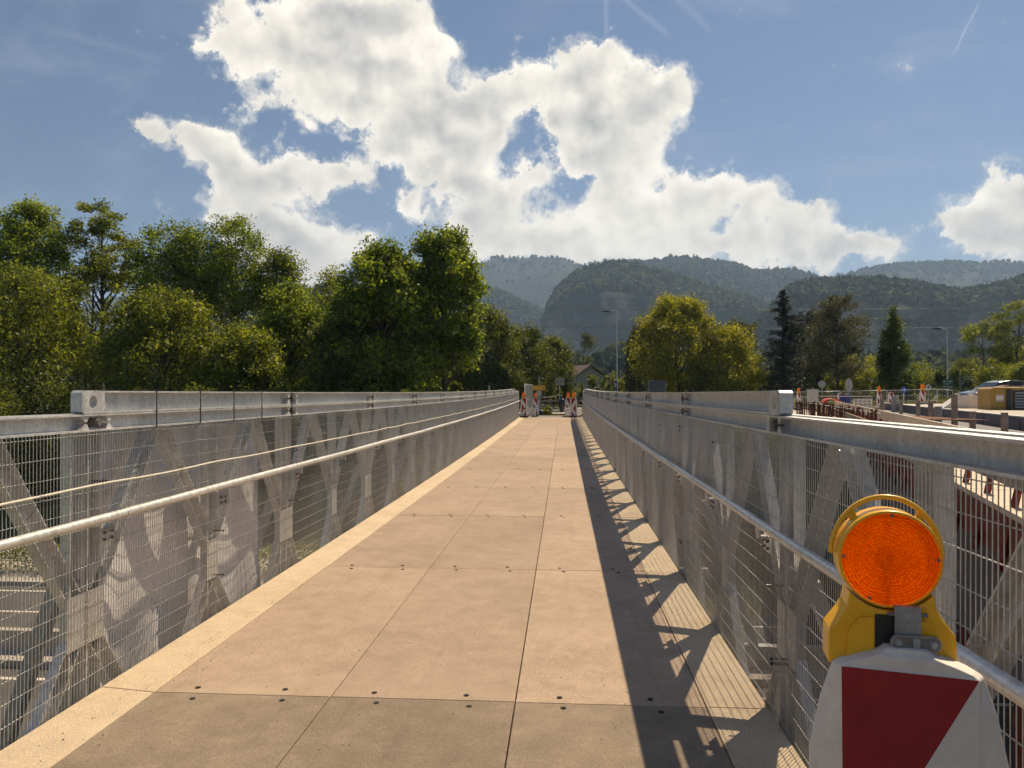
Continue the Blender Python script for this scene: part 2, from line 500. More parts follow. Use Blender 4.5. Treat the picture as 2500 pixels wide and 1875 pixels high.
def mat_hill(name, wood, rock, rock_amt):
    """wooded slope with bare rock where it is steep"""
    m, nt, b = new_mat(name)
    geo = nt.n('ShaderNodeNewGeometry')
    co = geo.outputs['Position']
    sep = nt.n('ShaderNodeSeparateXYZ')
    nt.put(sep.inputs[0], geo.outputs['True Normal'])
    a = nt.noise(co, 0.012, 8.0, 0.65)
    mp = nt.n('ShaderNodeMapping')
    nt.put(mp.inputs['Vector'], co)
    mp.inputs['Scale'].default_value = (0.03, 0.03, 0.007)
    streak = nt.noise(mp.outputs[0], 1.0, 7.0, 0.65)
    woodc = nt.ramp(nt.noise(co, 0.09, 6.0, 0.7), [(0.3, tuple(v * 0.45 for v in wood)), (0.55, wood), (0.75, tuple(v * 1.9 for v in wood))])
    rockc = nt.ramp(streak, [(0.3, tuple(v * 0.4 for v in rock)), (0.6, rock)])
    steep = nt.rng(sep.outputs[2], 0.70, 0.42)
    k = nt.math('MULTIPLY', steep, nt.rng(nt.noise(co, 0.018, 6.0, 0.6), 0.5, 0.64, 0.0, rock_amt))
    nt.put(b.inputs['Base Color'], nt.mix(k, woodc, rockc))
    b.inputs['Roughness'].default_value = 0.95
    b.inputs['Specular IOR Level'].default_value = 0.1
    nt.put(b.inputs['Normal'], nt.bump(nt.noise(co, 0.12, 6.0, 0.7), 1.0, 9.0))


mat_hill('hill_wood', (0.040, 0.050, 0.020), (0.36, 0.32, 0.28), 1.0)
mat_hill('hill_far', (0.045, 0.055, 0.028), (0.26, 0.24, 0.22), 0.35)
mat_leaf('forest_near', (0.036, 0.052, 0.017), (0.165, 0.18, 0.05), 0.25, 0.9, spec=0.05)
mat_leaf('forest_far', (0.034, 0.048, 0.018), (0.13, 0.145, 0.048), 0.2, 0.9, spec=0.05)


# ------------------------------------------------------------------ mesh building
def tag(o, label=None, cat=None, group=None, kind=None):
    if label:
        o['label'] = label
    if cat:
        o['category'] = cat
    if group:
        o['group'] = group
    if kind:
        o['kind'] = kind
    return o


def empty(name, loc=(0, 0, 0), rz=0.0, parent=None):
    o = bpy.data.objects.new(name, None)
    o.empty_display_size = 0.2
    o.location = loc
    o.rotation_euler = (0, 0, rz)
    o.parent = parent
    COL.objects.link(o)
    return o


def link(name, me, parent=None, loc=None, rz=None):
    o = bpy.data.objects.new(name, me)
    COL.objects.link(o)
    o.parent = parent
    if loc is not None:
        o.location = loc
    if rz is not None:
        o.rotation_euler = (0, 0, rz)
    return o


def copy_tree(o, parent=None):
    c = o.copy()
    COL.objects.link(c)
    c.parent = parent
    for ch in o.children:
        copy_tree(ch, c)
    return c


class MB:
    def __init__(self):
        self.v, self.f, self.s, self.m = [], [], [], []

    def add(self, verts, faces, smooth=False, m=0):
        k = len(self.v)
        self.v.extend([tuple(p) for p in verts])
        for f in faces:
            self.f.append(tuple(i + k for i in f))
            self.s.append(smooth)
            self.m.append(m)
        return self

    def box(self, x0, x1, y0, y1, z0, z1, m=0):
        v = [(x, y, z) for z in (z0, z1) for y in (y0, y1) for x in (x0, x1)]
        return self.add(v, [(0, 2, 3, 1), (4, 5, 7, 6), (0, 1, 5, 4), (1, 3, 7, 5), (3, 2, 6, 7), (2, 0, 4, 6)], False, m)

    def bar(self, p0, p1, w, h, up=(0, 0, 1), m=0, w1=None, h1=None):
        """box beam from p0 to p1, w across, h along 'up'"""
        p0, p1, up = Vector(p0), Vector(p1), Vector(up)
        d = (p1 - p0).normalized()
        s = d.cross(up)
        if s.length < 1e-6:
            s = d.cross(Vector((1, 0, 0)))
        s.normalize()
        u = s.cross(d)
        w1 = w if w1 is None else w1
        h1 = h if h1 is None else h1
        v = []
        for p, a, b in ((p0, w, h), (p1, w1, h1)):
            v += [p - s * a / 2 - u * b / 2, p + s * a / 2 - u * b / 2, p + s * a / 2 + u * b / 2, p - s * a / 2 + u * b / 2]
        return self.add(v, [(0, 1, 2, 3), (7, 6, 5, 4), (0, 4, 5, 1), (1, 5, 6, 2), (2, 6, 7, 3), (3, 7, 4, 0)], False, m)

    def tube(self, pts, rad, n=8, m=0, caps=True, smooth=True):
        pts = [Vector(p) for p in pts]
        if not hasattr(rad, '__len__'):
            rad = [rad] * len(pts)
        rings = []
        ref = Vector((0, 0, 1))
        for i, p in enumerate(pts):
            d = (pts[min(i + 1, len(pts) - 1)] - pts[max(i - 1, 0)]).normalized()
            if abs(d.dot(ref)) > 0.95:
                ref = Vector((1, 0, 0)) if abs(d.x) < 0.9 else Vector((0, 1, 0))
            s = d.cross(ref).normalized()
            u = s.cross(d)
            rings.append([p + (s * math.cos(2 * math.pi * k / n) + u * math.sin(2 * math.pi * k / n)) * rad[i] for k in range(n)])
        v = [p for r in rings for p in r]
        f = []
        for i in range(len(pts) - 1):
            for k in range(n):
                a, b = i * n + k, i * n + (k + 1) % n
                f.append((a, b, b + n, a + n))
        self.add(v, f, smooth, m)
        if caps:
            self.add(rings[0], [tuple(range(n))[::-1]], False, m)
            self.add(rings[-1], [tuple(range(n))], False, m)
        return self

    def lathe(self, prof, n=24, m=0, origin=(0, 0, 0), axis='Z', smooth=True):
        """prof: (radius, height) pairs"""
        o = Vector(origin)
        v, f = [], []
        for r, h in prof:
            for k in range(n):
                a = 2 * math.pi * k / n
                c, s = r * math.cos(a), r * math.sin(a)
                p = (c, s, h) if axis == 'Z' else ((c, h, s) if axis == 'Y' else (h, c, s))
                v.append(o + Vector(p))
        for i in range(len(prof) - 1):
            for k in range(n):
                a, b = i * n + k, i * n + (k + 1) % n
                f.append((a, b, b + n, a + n) if axis != 'Y' else (a, a + n, b + n, b))
        return self.add(v, f, smooth, m)

    def prism(self, poly, fn, t0, t1, m=0):
        """extrude 2-D outline; fn(u, v, t) gives the point"""
        n = len(poly)
        v = [fn(a, b, t0) for a, b in poly] + [fn(a, b, t1) for a, b in poly]
        f = [tuple(range(n))[::-1], tuple(range(n, 2 * n))] + [(i, (i + 1) % n, n + (i + 1) % n, n + i) for i in range(n)]
        return self.add(v, f, False, m)

    def mesh(self, name, mats):
        me = bpy.data.meshes.new(name)
        me.from_pydata(self.v, [], self.f)
        for mm in (mats if isinstance(mats, (list, tuple)) else [mats]):
            me.materials.append(MATS[mm])
        me.polygons.foreach_set('use_smooth', self.s)
        me.polygons.foreach_set('material_index', self.m)
        me.update()
        return me

    def build(self, name, mats, parent=None, loc=None, rz=None, bevel=0.0, seg=2):
        o = link(name, self.mesh(name, mats), parent, loc, rz)
        if bevel:
            md = o.modifiers.new('bevel', 'BEVEL')
            md.width, md.segments, md.limit_method, md.angle_limit = bevel, seg, 'ANGLE', R(30)
        return o


def np_mesh(name, verts, faces, mats, smooth=False):
    """mesh from numpy arrays with faces of equal size"""
    me = bpy.data.meshes.new(name)
    verts = np.asarray(verts, np.float32)
    faces = np.asarray(faces, np.int32)
    nf, k = faces.shape
    me.vertices.add(len(verts))
    me.vertices.foreach_set('co', verts.ravel())
    me.loops.add(nf * k)
    me.loops.foreach_set('vertex_index', faces.ravel())
    me.polygons.add(nf)
    me.polygons.foreach_set('loop_start', np.arange(0, nf * k, k, dtype=np.int32))
    me.polygons.foreach_set('loop_total', np.full(nf, k, np.int32))
    me.polygons.foreach_set('use_smooth', np.full(nf, smooth))
    for mm in (mats if isinstance(mats, (list, tuple)) else [mats]):
        me.materials.append(MATS[mm])
    me.update(calc_edges=True)
    me.validate()
    return me


# ------------------------------------------------------------------ the footbridge
XL, XR = -2.56, 1.08           # inner planes of the two side trusses
BAY, Y0 = 3.05, 4.05           # panel length, first node in view
KMIN, KMAX = -2, 13            # bays run from node KMIN to node KMAX


def prof(y):
    """the deck sags a little in the middle of the span"""
    return 2.0e-4 * ((y - 17.0) ** 2 - 289.0)


def node_y(k):
    return Y0 + BAY * k


def place_bay(o, k, parent):
    ya, yb = node_y(k), node_y(k + 1)
    o.parent = parent
    o.location = (0, ya, prof(ya))
    o.rotation_euler = (math.atan2(prof(yb) - prof(ya), BAY), 0, 0)
    return o


BRIDGE = empty('footbridge', (0, 0, 0))
tag(BRIDGE, 'long galvanised steel footbridge with beige slab deck and mesh sided trusses', 'bridge')
DECK = empty('deck', parent=BRIDGE)

# deck: three rows of slabs and a paler edge strip on each side
rows = [(-2.54, -2.236, 'strip', -0.012), (-2.236, -1.254, 'slab', 0.0), (-1.254, -0.258, 'slab', 0.0),
        (-0.258, 0.742, 'slab', 0.0), (0.742, 1.062, 'strip', 0.0)]
slab_me = []
for (x0, x1, mt, dz) in rows:
    mb = MB()
    g = 0.0030 if mt == 'slab' else 0.003
    e = 0.004
    # top face with eased edges
    xa, xb, ya, yb = x0 + g, x1 - g, g, BAY - g
    zt = 0.0
    lift = 0.02 if (mt == 'strip' and x0 < -2) else 0.0       # the left strip rises slightly to its outer edge
    v = [(xa, ya, -0.09), (xb, ya, -0.09), (xb, yb, -0.09), (xa, yb, -0.09),
         (xa, ya, zt - e + lift), (xb, ya, zt - e), (xb, yb, zt - e), (xa, yb, zt - e + lift),
         (xa + e, ya + e, zt + lift), (xb - e, ya + e, zt), (xb - e, yb - e, zt), (xa + e, yb - e, zt + lift)]
    f = [(3, 2, 1, 0)]
    for a, b in ((0, 4), (4, 8)):
        f += [(a + i, a + (i + 1) % 4, b + (i + 1) % 4, b + i) for i in range(4)]
    f.append((8, 9, 10, 11))
    mb.add(v, f)
    slab_me.append(mb.mesh('slab' if mt == 'slab' else 'edge_strip', mt))
hole = MB()
hole.lathe([(0.015, -0.02), (0.015, 0.0015), (0.0001, 0.0010)], 14, smooth=False)
hole_me = hole.mesh('bolt_hole', 'dark_hole')
rh = random.Random(3)
for k in range(KMIN, KMAX):
    for (x0, x1, mt, dz), me in zip(rows, slab_me):
        o = link('slab' if mt == 'slab' else 'edge_strip', me)
        place_bay(o, k, DECK)
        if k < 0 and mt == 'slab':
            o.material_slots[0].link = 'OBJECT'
            o.material_slots[0].material = MATS['slab_dark']
        o.location.z += rh.uniform(-0.002, 0.002)
    for j in range(6):
        for side in (0, 1):
            if k > 4:
                continue
            o = link('bolt_hole', hole_me, DECK)
            y = node_y(k) + (0.075 if side == 0 else -0.07) + rh.uniform(-.008, .008)
            o.location = (-2.02 + 0.497 * j + (0.03 if side else 0.0) + rh.uniform(-.012, .012), y, prof(y) + 0.0022)
bed = MB()
for k in range(KMIN, KMAX):
    ya, yb = node_y(k), node_y(k + 1)
    za, zb = prof(ya), prof(yb)
    for xx in (-2.4, -1.75, -0.75, 0.25, 0.95):
        bed.bar((xx, ya, za - 0.19), (xx, yb, zb - 0.19), 0.12, 0.18)
    bed.bar((-2.5, (ya + yb) / 2, (za + zb) / 2 - 0.11), (1.02, (ya + yb) / 2, (za + zb) / 2 - 0.11), BAY - 0.02, 0.03)
bed.build('deck_bed', 'galv_dull', DECK)


def truss(xin, s, label):
    """one side: s is the outward direction (-1 left, +1 right)"""
    T = empty('truss', parent=BRIDGE)
    T['label'] = label

    def X(o):
        return xin + s * o

    def bx(mb, o0, o1, y0, y1, z0, z1, m=0):
        a, b = sorted((X(o0), X(o1)))
        mb.box(a, b, y0, y1, z0, z1, m)

    def channel(mb, o0, o1, web_in, y0, y1, z0, z1, t=0.010):
        """C section along y; the web stands at o1 side when web_in is False"""
        if web_in:
            bx(mb, o0, o0 + t, y0, y1, z0, z1)
            fa, fb = o0 + t, o1
        else:
            bx(mb, o1 - t, o1, y0, y1, z0, z1)
            fa, fb = o0, o1 - t
        bx(mb, fa, fb, y0, y1, z0, z0 + t)
        bx(mb, fa, fb, y0, y1, z1 - t, z1)

    def gussets(mb, y, z0, z1, d):
        zc = (z0 + z1) / 2
        for zz, up in ((z0 + 0.010, 1), (z1 - 0.010, -1)):
            yy = y + d * 0.13
            pts = [(X(0.008), yy, zz), (X(0.008), yy - d * 0.075, zz), (X(0.008), yy - d * 0.055, zc - up * 0.006), (X(0.008), yy - d * 0.04, zc - up * 0.006)]
            back = [(X(0.055), p[1], p[2]) for p in pts]
            mb.add(pts + back, [(0, 1, 2, 3), (7, 6, 5, 4), (0, 4, 5, 1), (1, 5, 6, 2), (2, 6, 7, 3), (3, 7, 4, 0)])

    # --- prototypes of one bay
    g = 0.004
    low = MB()
    channel(low, 0.0, 0.065, False, g, BAY - g, 1.425, 1.52)
    channel(low, 0.135, 0.20, True, g, BAY - g, 1.425, 1.52)
    gussets(low, 0.02, 1.425, 1.52, 1)
    gussets(low, BAY - 0.02, 1.425, 1.52, -1)
    up = MB()
    channel(up, 0.0, 0.065, False, g, BAY - g, 1.5225, 1.648)
    channel(up, 0.135, 0.20, True, g, BAY - g, 1.5225, 1.648)
    gussets(up, 0.02, 1.5225, 1.648, 1)
    gussets(up, BAY - 0.02, 1.5225, 1.648, -1)
    up0 = MB()                                        # the first length: its outer channel starts later
    channel(up0, 0.0, 0.065, False, 0.03, BAY - g, 1.5225, 1.648)
    channel(up0, 0.135, 0.20, True, 0.60, BAY - g, 1.5225, 1.648)
    gussets(up0, BAY - 0.02, 1.5225, 1.648, -1)
    for yy in (0.12,):
        up0.lathe([(0.034, 0.0), (0.034, 0.008), (0.0001, 0.009)] if s < 0 else [(0.0001, -0.009), (0.034, -0.008), (0.034, 0.0)],
                  20, origin=(X(0.055), yy, 1.586), axis='X')
    bot = MB()
    channel(bot, 0.0, 0.065, False, g, BAY - g, -0.73, -0.635)
    channel(bot, 0.135, 0.20, True, g, BAY - g, -0.73, -0.635)
    pin = MB()
    pin.tube([(X(0.002), 0, 0), (X(0.12), 0, 0)], 0.030, 6, smooth=False)
    pin.tube([(X(-0.006), 0, 0), (X(0.004), 0, 0)], 0.019, 10, smooth=True)

    def cbar(p0, p1, w):
        """web member lying in the truss plane: plate with two lips"""
        mb = MB()
        p0, p1 = Vector((0, *p0)), Vector((0, *p1))
        d = (p1 - p0).normalized()
        n = Vector((0, -d.z, d.y))
        def slab_(oa, ob, na, nb):
            v = []
            for p in (p0, p1):
                for o_, nn in ((oa, na), (ob, na), (ob, nb), (oa, nb)):
                    q = p + n * nn
                    v.append((X(o_), q.y, q.z))
            mb.add(v, [(0, 1, 2, 3), (7, 6, 5, 4), (0, 4, 5, 1), (1, 5, 6, 2), (2, 6, 7, 3), (3, 7, 4, 0)])
        slab_(0.118, 0.130, -w / 2 + .008, w / 2 - .008)
        slab_(0.072, 0.130, -w / 2, -w / 2 + 0.008)
        slab_(0.072, 0.130, w / 2 - 0.008, w / 2)
        return mb

    zt, zb, zu, zd = 1.43, -0.64, 0.54, 0.25
    posts = []
    for yc, w in ((0.075, 0.12), (BAY / 2, 0.145), (BAY - 0.075, 0.12)):
        mb = cbar((yc, -0.64), (yc, 1.43), w)
        bx(mb, 0.066, 0.074, yc - 0.09, yc + 0.09, zd, zu)
        posts.append(mb.mesh('post', 'galv'))
    diags = []
    for q in (BAY * .25, BAY * .75):
        for pc in ((0.09, BAY / 2 - 0.02) if q < BAY / 2 else (BAY / 2 + 0.02, BAY - 0.09)):
            diags.append(cbar((q + (0.05 if pc > q else -0.05), zt - 0.005), (pc, zu - 0.02), 0.115).mesh('diagonal', 'galv'))
            diags.append(cbar((q + (0.05 if pc > q else -0.05), zb + 0.012), (pc, zd + 0.02), 0.115).mesh('diagonal', 'galv'))
    br = MB()
    bx(br, -0.010, -0.002, -0.065, 0.065, 0.80, 0.885)
    bx(br, -0.045, -0.010, -0.022, 0.022, 0.872, 0.884)
    br.tube([(X(-0.052), 0, 0.87), (X(-0.058), 0, 0.93)], 0.011, 8)
    for dy in (-0.035, 0.035):
        for dz in (0.822, 0.860):
            br.tube([(X(-0.024), dy, dz), (X(-0.010), dy, dz)], 0.009, 6, m=1, smooth=False)
    rak = MB()
    rak.bar((X(0.20), 0, 0.66), (X(0.66), 0, -0.70), 0.07, 0.07, (0, 1, 0))
    rak.bar((X(0.0), 0, -0.71), (X(0.80), 0, -0.71), 0.09, 0.12)
    # wire mesh panel, 25 x 100 mm
    ws = MB()
    rw = random.Random(4 if s < 0 else 9)
    ny = int(round(BAY / 0.025))
    for i in range(ny):
        y = 0.0125 + i * 0.025
        r = 0.0014
        v = []
        zs = (-0.06, 0.35, 0.75, 1.15, 1.425)
        for z in zs:
            o = -0.008 - 0.006 * math.sin(z * 2.2 + 0.3) * math.sin(math.pi * y / BAY) + 0.0015 * math.sin(y * 9)
            v += [(X(o) - r, y - r, z), (X(o) + r, y - r, z), (X(o) + r, y + r, z), (X(o) - r, y + r, z)]
        f = []
        for a in range(len(zs) - 1):
            f += [(a * 4 + j, a * 4 + (j + 1) % 4, a * 4 + 4 + (j + 1) % 4, a * 4 + 4 + j) for j in range(4)]
        ws.add(v, f, True)
    for j in range(15):
        z0 = 0.005 + j * 0.1
        if z0 > 1.42:
            break
        v, n = [], 16
        r = 0.0016
        for i in range(n + 1):
            y = BAY * i / n
            z = z0 + 0.004 * math.sin(y * 2.1 + j)
            o = -0.0035 - 0.006 * math.sin(z * 2.2 + 0.3) * math.sin(math.pi * y / BAY)
            v += [(X(o) - r, y, z - r), (X(o) + r, y, z - r), (X(o) + r, y, z + r), (X(o) - r, y, z + r)]
        f = []
        for a in range(n):
            f += [(a * 4 + q, a * 4 + (q + 1) % 4, a * 4 + 4 + (q + 1) % 4, a * 4 + 4 + q) for q in range(4)]
        ws.add(v, f, True)
    me = dict(low=low.mesh('top_chord', 'galv'), up=up.mesh('upper_chord', 'galv'), up0=up0.mesh('upper_chord', 'galv'),
              bot=bot.mesh('bottom_chord', 'galv_dull'), pin=pin.mesh('chord_pin', 'bolt_steel'), br=br.mesh('rail_bracket', ['galv', 'bolt_steel']),
              rak=rak.mesh('raker', 'galv_dull'), ws=ws.mesh('wire_mesh', 'galv_wire'))
    tie = MB()
    bx(tie, -0.020, 0.07, -0.004, 0.004, 0, 0.012)
    tie_me = tie.mesh('black_tie', 'black_plastic')
    for k in range(KMIN, KMAX):
        place_bay(link('top_chord', me['low']), k, T)
        if 0 <= k < KMAX - 1:
            place_bay(link('upper_chord', me['up0' if k == 0 else 'up']), k, T)
        place_bay(link('bottom_chord', me['bot']), k, T)
        for m_ in posts:
            place_bay(link('post', m_), k, T)
        for m_ in diags:
            place_bay(link('diagonal', m_), k, T)
        tag(place_bay(link('wire_mesh', me['ws']), k, T), kind='stuff')
        yk = node_y(k)
        for z, on in ((1.4725, True), (1.585, 0 < k)):
            if on:
                link('chord_pin', me['pin'], T, (0, yk + 0.005, z + prof(yk)))
        link('raker', me['rak'], T, (0, yk, prof(yk)))
        for dy in (0.075, BAY / 2):
            link('rail_bracket', me['br'], T, (0, yk + dy, prof(yk + dy)))
        if -1 <= k < 6:
            for q in range(4):
                o = link('black_tie', tie_me, T)
                y = yk + rw.choice((0.05, BAY / 2, BAY - 0.03))
                o.location = (0, y, prof(y) + rw.choice((0.25, 0.62, 1.12, 1.3)) + rw.uniform(-.03, .03))
                o.rotation_euler = (rw.uniform(-.4, .4), 0, 0)
    # near end block of the upper chord, with its pin hole
    eb = MB()
    n = 32
    yc, zc, hy, hz, rr = -0.055, 1.586, 0.095, 0.0635, 0.034
    outer, inner = [], []
    for i in range(n):
        a = 2 * math.pi * (i + 0.5) / n
        c, sn = math.cos(a), math.sin(a)
        k_ = min(hy / max(abs(c), 1e-6), hz / max(abs(sn), 1e-6))
        outer.append((yc + c * k_, zc + sn * k_))
        inner.append((yc + c * rr, zc + sn * rr))
    oa, ob = -0.001, 0.064
    v = [(X(oa), *p) for p in outer] + [(X(oa), *p) for p in inner] + [(X(ob), *p) for p in outer] + [(X(ob), *p) for p in inner]
    f = []
    for i in range(n):
        j = (i + 1) % n
        f += [(i, j, n + j, n + i), (2 * n + j, 2 * n + i, 3 * n + i, 3 * n + j), (i, 2 * n + i, 2 * n + j, j), (n + i, n + j, 3 * n + j, 3 * n + i)]
    eb.add(v, f)
    bx(eb, -0.001, 0.064, 0.04, 0.052, 1.5225, 1.649)
    place_bay(eb.build('end_block', 'galv'), 0, T)
    # handrail tube with sleeve joints
    hr = MB()
    ys = [node_y(KMIN) + BAY / 2 * i for i in range((KMAX - KMIN) * 2 + 1)]
    hr.tube([(X(-0.058), y, 0.955 + prof(y) + 0.003 * math.sin(y * 1.3)) for y in ys], 0.0242, 14)
    for k in range(KMIN, KMAX, 2):
        y = node_y(k) + 0.25
        hr.tube([(X(-0.058), y - 0.09, 0.955 + prof(y) + 0.003 * math.sin(y * 1.3)), (X(-0.058), y + 0.09, 0.955 + prof(y) + 0.003 * math.sin(y * 1.3))], 0.0262, 14)
    hr.build('handrail', 'galv_tube', T)
    return T


TL = truss(XL, -1, 'left truss with sunlit channels and white cable along its mesh')
TR = truss(XR, 1, 'right truss with shaded inner side casting shadow on the deck')

# pale cable tied along the left mesh
cb = MB()
pts = []
y = node_y(KMIN)
rc_ = random.Random(12)
while y < node_y(KMAX) - 0.1:
    ph = (y % 1.35) / 1.35
    pts.append((XL + 0.030, y, 1.137 + prof(y) - 0.006 * math.sin(math.pi * ph) + 0.002 * math.sin(y * 3.7)))
    y += 0.15
cb.tube(pts, 0.0068, 8)
cable = cb.build('cable', 'cable_skin')
tag(cable, 'pale cable running along the left mesh above the handrail', 'cable')
tb = MB()
tb.tube([(-0.0135, 0, -0.013), (0.0135, 0, -0.013), (0.0135, 0, 0.013), (-0.0135, 0, 0.013), (-0.0135, 0, -0.013)], 0.0022, 5, smooth=False)
tb.tube([(0.0135, 0, -0.012), (0.015, -0.12, -0.10)], 0.0022, 5)
tie_me = tb.mesh('cable_clip', 'black_plastic')
for i, y in enumerate(np.arange(node_y(KMIN) + 0.2, 22, 1.35)):
    link('cable_clip', tie_me, cable, (XL + 0.030, float(y), 1.137 + prof(y)))
# black ties round the two chords
tb = MB()
za, zb_ = 1.420, 1.652
a, b = XL + 0.0035, XL - 0.205
tb.tube([(a, 0, za), (a, 0, zb_), (b, 0, zb_), (b, 0, za), (a, 0, za)], 0.0042, 5, smooth=False)
tb.tube([(a, 0, za), (a, -0.09, za - 0.02)], 0.0035, 5)
tm = tb.mesh('chord_tie', 'black_plastic')
for i, (y, nm) in enumerate(((4.65, 'first'), (5.23, 'second'), (5.78, 'third'), (6.33, 'fourth'), (7.05, 'fifth'))):
    o = link('chord_tie', tm, None, (0, y, prof(y)))
    tag(o, f'black cable tie round the left top rails, {nm} from the hole', 'cable tie', 'ties round the left top rails')

# white tarpaulin hung behind the left truss
ny_, nz_ = 90, 50
vv, ff = [], []
for i in range(ny_):
    for j in range(nz_):
        u, w = i / (ny_ - 1), j / (nz_ - 1)
        y = 4.22 + 2.62 * u
        z = 1.40 - 1.62 * w - 0.28 * w * (u - 0.2) * 1.2 + 0.55 * w * max(0, u - 0.55) ** 1.2
        fold = 0.10 * math.sin(4.2 * u * math.pi + 1.6 * w) * (0.25 + w) + 0.045 * math.sin(9.3 * u * math.pi - 3.0 * w + 1.0) * w
        fold += 0.05 * mnoise.noise(Vector((u * 5, w * 4, 3.0)))
        vv.append((XL - 0.235 - 0.05 * w + 0.40 * fold * (0.3 + w), y, z + prof(y)))
for i in range(ny_ - 1):
    for j in range(nz_ - 1):
        a = i * nz_ + j
        ff.append((a, a + 1, a + nz_ + 1, a + nz_))
tarp = link('tarpaulin', np_mesh('tarpaulin', vv, ff, 'tarp', True))
md = tarp.modifiers.new('thick', 'SOLIDIFY')
md.thickness = 0.003
tag(tarp, 'white tarpaulin hanging behind the nearest left truss panel', 'tarpaulin')

# crumbs and grit on the deck
rg = np.random.default_rng(3)
gv, gf = [], []
def crumb(x, y, r, zl=0.0):
    k = len(gv)
    z = prof(y) + zl
    for a in range(4):
        an = a * math.pi / 2 + rg.uniform(-.5, .5)
        gv.append((x + r * math.cos(an) * rg.uniform(.6, 1.4), y + r * math.sin(an) * rg.uniform(.6, 1.4), z))
    gv.append((x, y, z + r * 0.8))
    for a in range(4):
        gf.append((k + a, k + (a + 1) % 4, k + 4))
for i in range(700):
    y = 2.6 + 12 * rg.random() ** 1.7
    if rg.random() < 0.5:
        crumb(-2.52 + 0.42 * rg.random() ** 0.8, y, rg.uniform(.0018, .0055), 0.012)
    else:
        crumb(rg.uniform(-2.2, 1.04), y, rg.uniform(.0015, .005), 0.003)
grit = link('grit', np_mesh('grit', gv, gf, 'rubber'))
tag(grit, 'dark crumbs and grit lying on the deck slabs', 'grit', kind='stuff')


# ------------------------------------------------------------------ ground, lower road, hills
def sstep(a, b, x):
    t = np.clip((x - a) / (b - a), 0.0, 1.0)
    return t * t * (3 - 2 * t)


LOW = -5.6


def ground_z(x, y):
    """height of the land: a cutting with the lower road crosses under the bridge"""
    x, y = np.asarray(x, float), np.asarray(y, float)
    far = sstep(34.0, 43.2, y)
    right = sstep(3.2, 5.5, x)
    far_r = sstep(25.0, 30.0, y)
    far = far * (1 - right) + far_r * right
    near = 1 - sstep(-15.0, -9.0, y)
    k = np.maximum(far, near)
    top = -0.14 + right * 0.55 * (1 - sstep(70, 110, y)) - 1.2 * sstep(-6, -14, x) * (1 - sstep(60, 90, y))
    return LOW * (1 - k) + top * k


def grid_axis(parts):
    out = []
    for a, b, n in parts:
        out += list(np.linspace(a, b, n, endpoint=False))
    out.append(parts[-1][1])
    return np.array(out)


gx = grid_axis([(-4200, -200, 18), (-200, -60, 14), (-60, -20, 14), (-20, 20, 50), (20, 60, 20), (60, 200, 14), (200, 4200, 18)])
gy = grid_axis([(-900, -60, 10), (-60, -20, 10), (-20, 50, 110), (50, 120, 30), (120, 400, 14), (400, 5200, 24)])
GX, GY = np.meshgrid(gx, gy, indexing='ij')
GZ = ground_z(GX, GY)
nxg, nyg = GX.shape
ids = np.arange(nxg * nyg).reshape(nxg, nyg)
faces = np.stack([ids[:-1, :-1], ids[1:, :-1], ids[1:, 1:], ids[:-1, 1:]], -1).reshape(-1, 4)
ground = link('ground', np_mesh('ground', np.stack([GX, GY, GZ], -1).reshape(-1, 3), faces, 'meadow', True))
tag(ground, kind='structure')


def sheet(name, x0, x1, y0, y1, z, mat, parent=None, t=0.0):
    mb = MB()
    if t:
        mb.box(x0, x1, y0, y1, z - t, z)
    else:
        mb.add([(x0, y0, z), (x1, y0, z), (x1, y1, z), (x0, y1, z)], [(0, 1, 2, 3)])
    return mb.build(name, mat, parent)


road = sheet('lower_road', -120, 120, 6.5, 27.0, LOW + 0.02, 'asphalt')
tag(road, kind='structure')
for y, w in ((9.0, .14), (18.2, .16), (21.2, .16), (26.2, .14)):
    sheet('road_line', -120, 120, y, y + w, LOW + 0.024, 'road_paint', road)
dash = MB()
dash.box(-1.5, 1.5, -.07, .07, 0, .004)
dash_me = dash.mesh('road_dash', 'road_paint')
for x in range(-42, 48, 6):
    for y in (13.4, 23.8):
        link('road_dash', dash_me, road, (x, y, LOW + 0.0225))
isl = MB()
isl.box(-120, 120, 19.0, 20.6, LOW, LOW + 0.20)
isl.box(-120, 120, 19.7, 19.95, LOW + 0.20, LOW + 0.75)
tag(isl.build('traffic_island', 'concrete'), kind='structure')
pv = MB()
pv.box(-120, 120, 27.0, 27.3, LOW, LOW + 0.16)
pv.box(-120, 120, 27.3, 33.4, LOW, LOW + 0.12)
tag(pv.build('pavement', 'concrete'), kind='structure')
pv = MB()
pv.box(-120, 120, 3.0, 6.3, LOW, LOW + 0.12)
pv.box(-120, 120, 6.3, 6.5, LOW, LOW + 0.16)
tag(pv.build('near_pavement', 'concrete'), kind='structure')

# end of the bridge: abutment, sill and approach
ab = MB()
ab.box(-4.2, 2.6, 43.72, 44.9, LOW + 0.5, -0.12)
ab.box(-4.2, -2.75, 43.72, 46.5, -0.12, 0.02)
ab.box(1.32, 2.6, 43.72, 46.5, -0.12, 0.02)
tag(ab.build('abutment', 'concrete'), kind='structure')
ze = prof(43.7)
ap = MB()
ap.add([(-2.7, 43.72, ze - 0.004), (1.3, 43.72, ze - 0.004), (2.2, 48.5, 0.03), (-2.9, 48.5, 0.03)], [(0, 1, 2, 3)])
ap.add([(-2.7, 43.72, ze - 0.14), (1.3, 43.72, ze - 0.14), (1.3, 43.72, ze - 0.004), (-2.7, 43.72, ze - 0.004)], [(0, 1, 2, 3)])
tag(ap.build('approach_path', 'concrete_dark'), kind='structure')
tag(sheet('footway', -40, 30, 53.0, 55.5, 0.03, 'pale_gravel', t=0.2), kind='structure')
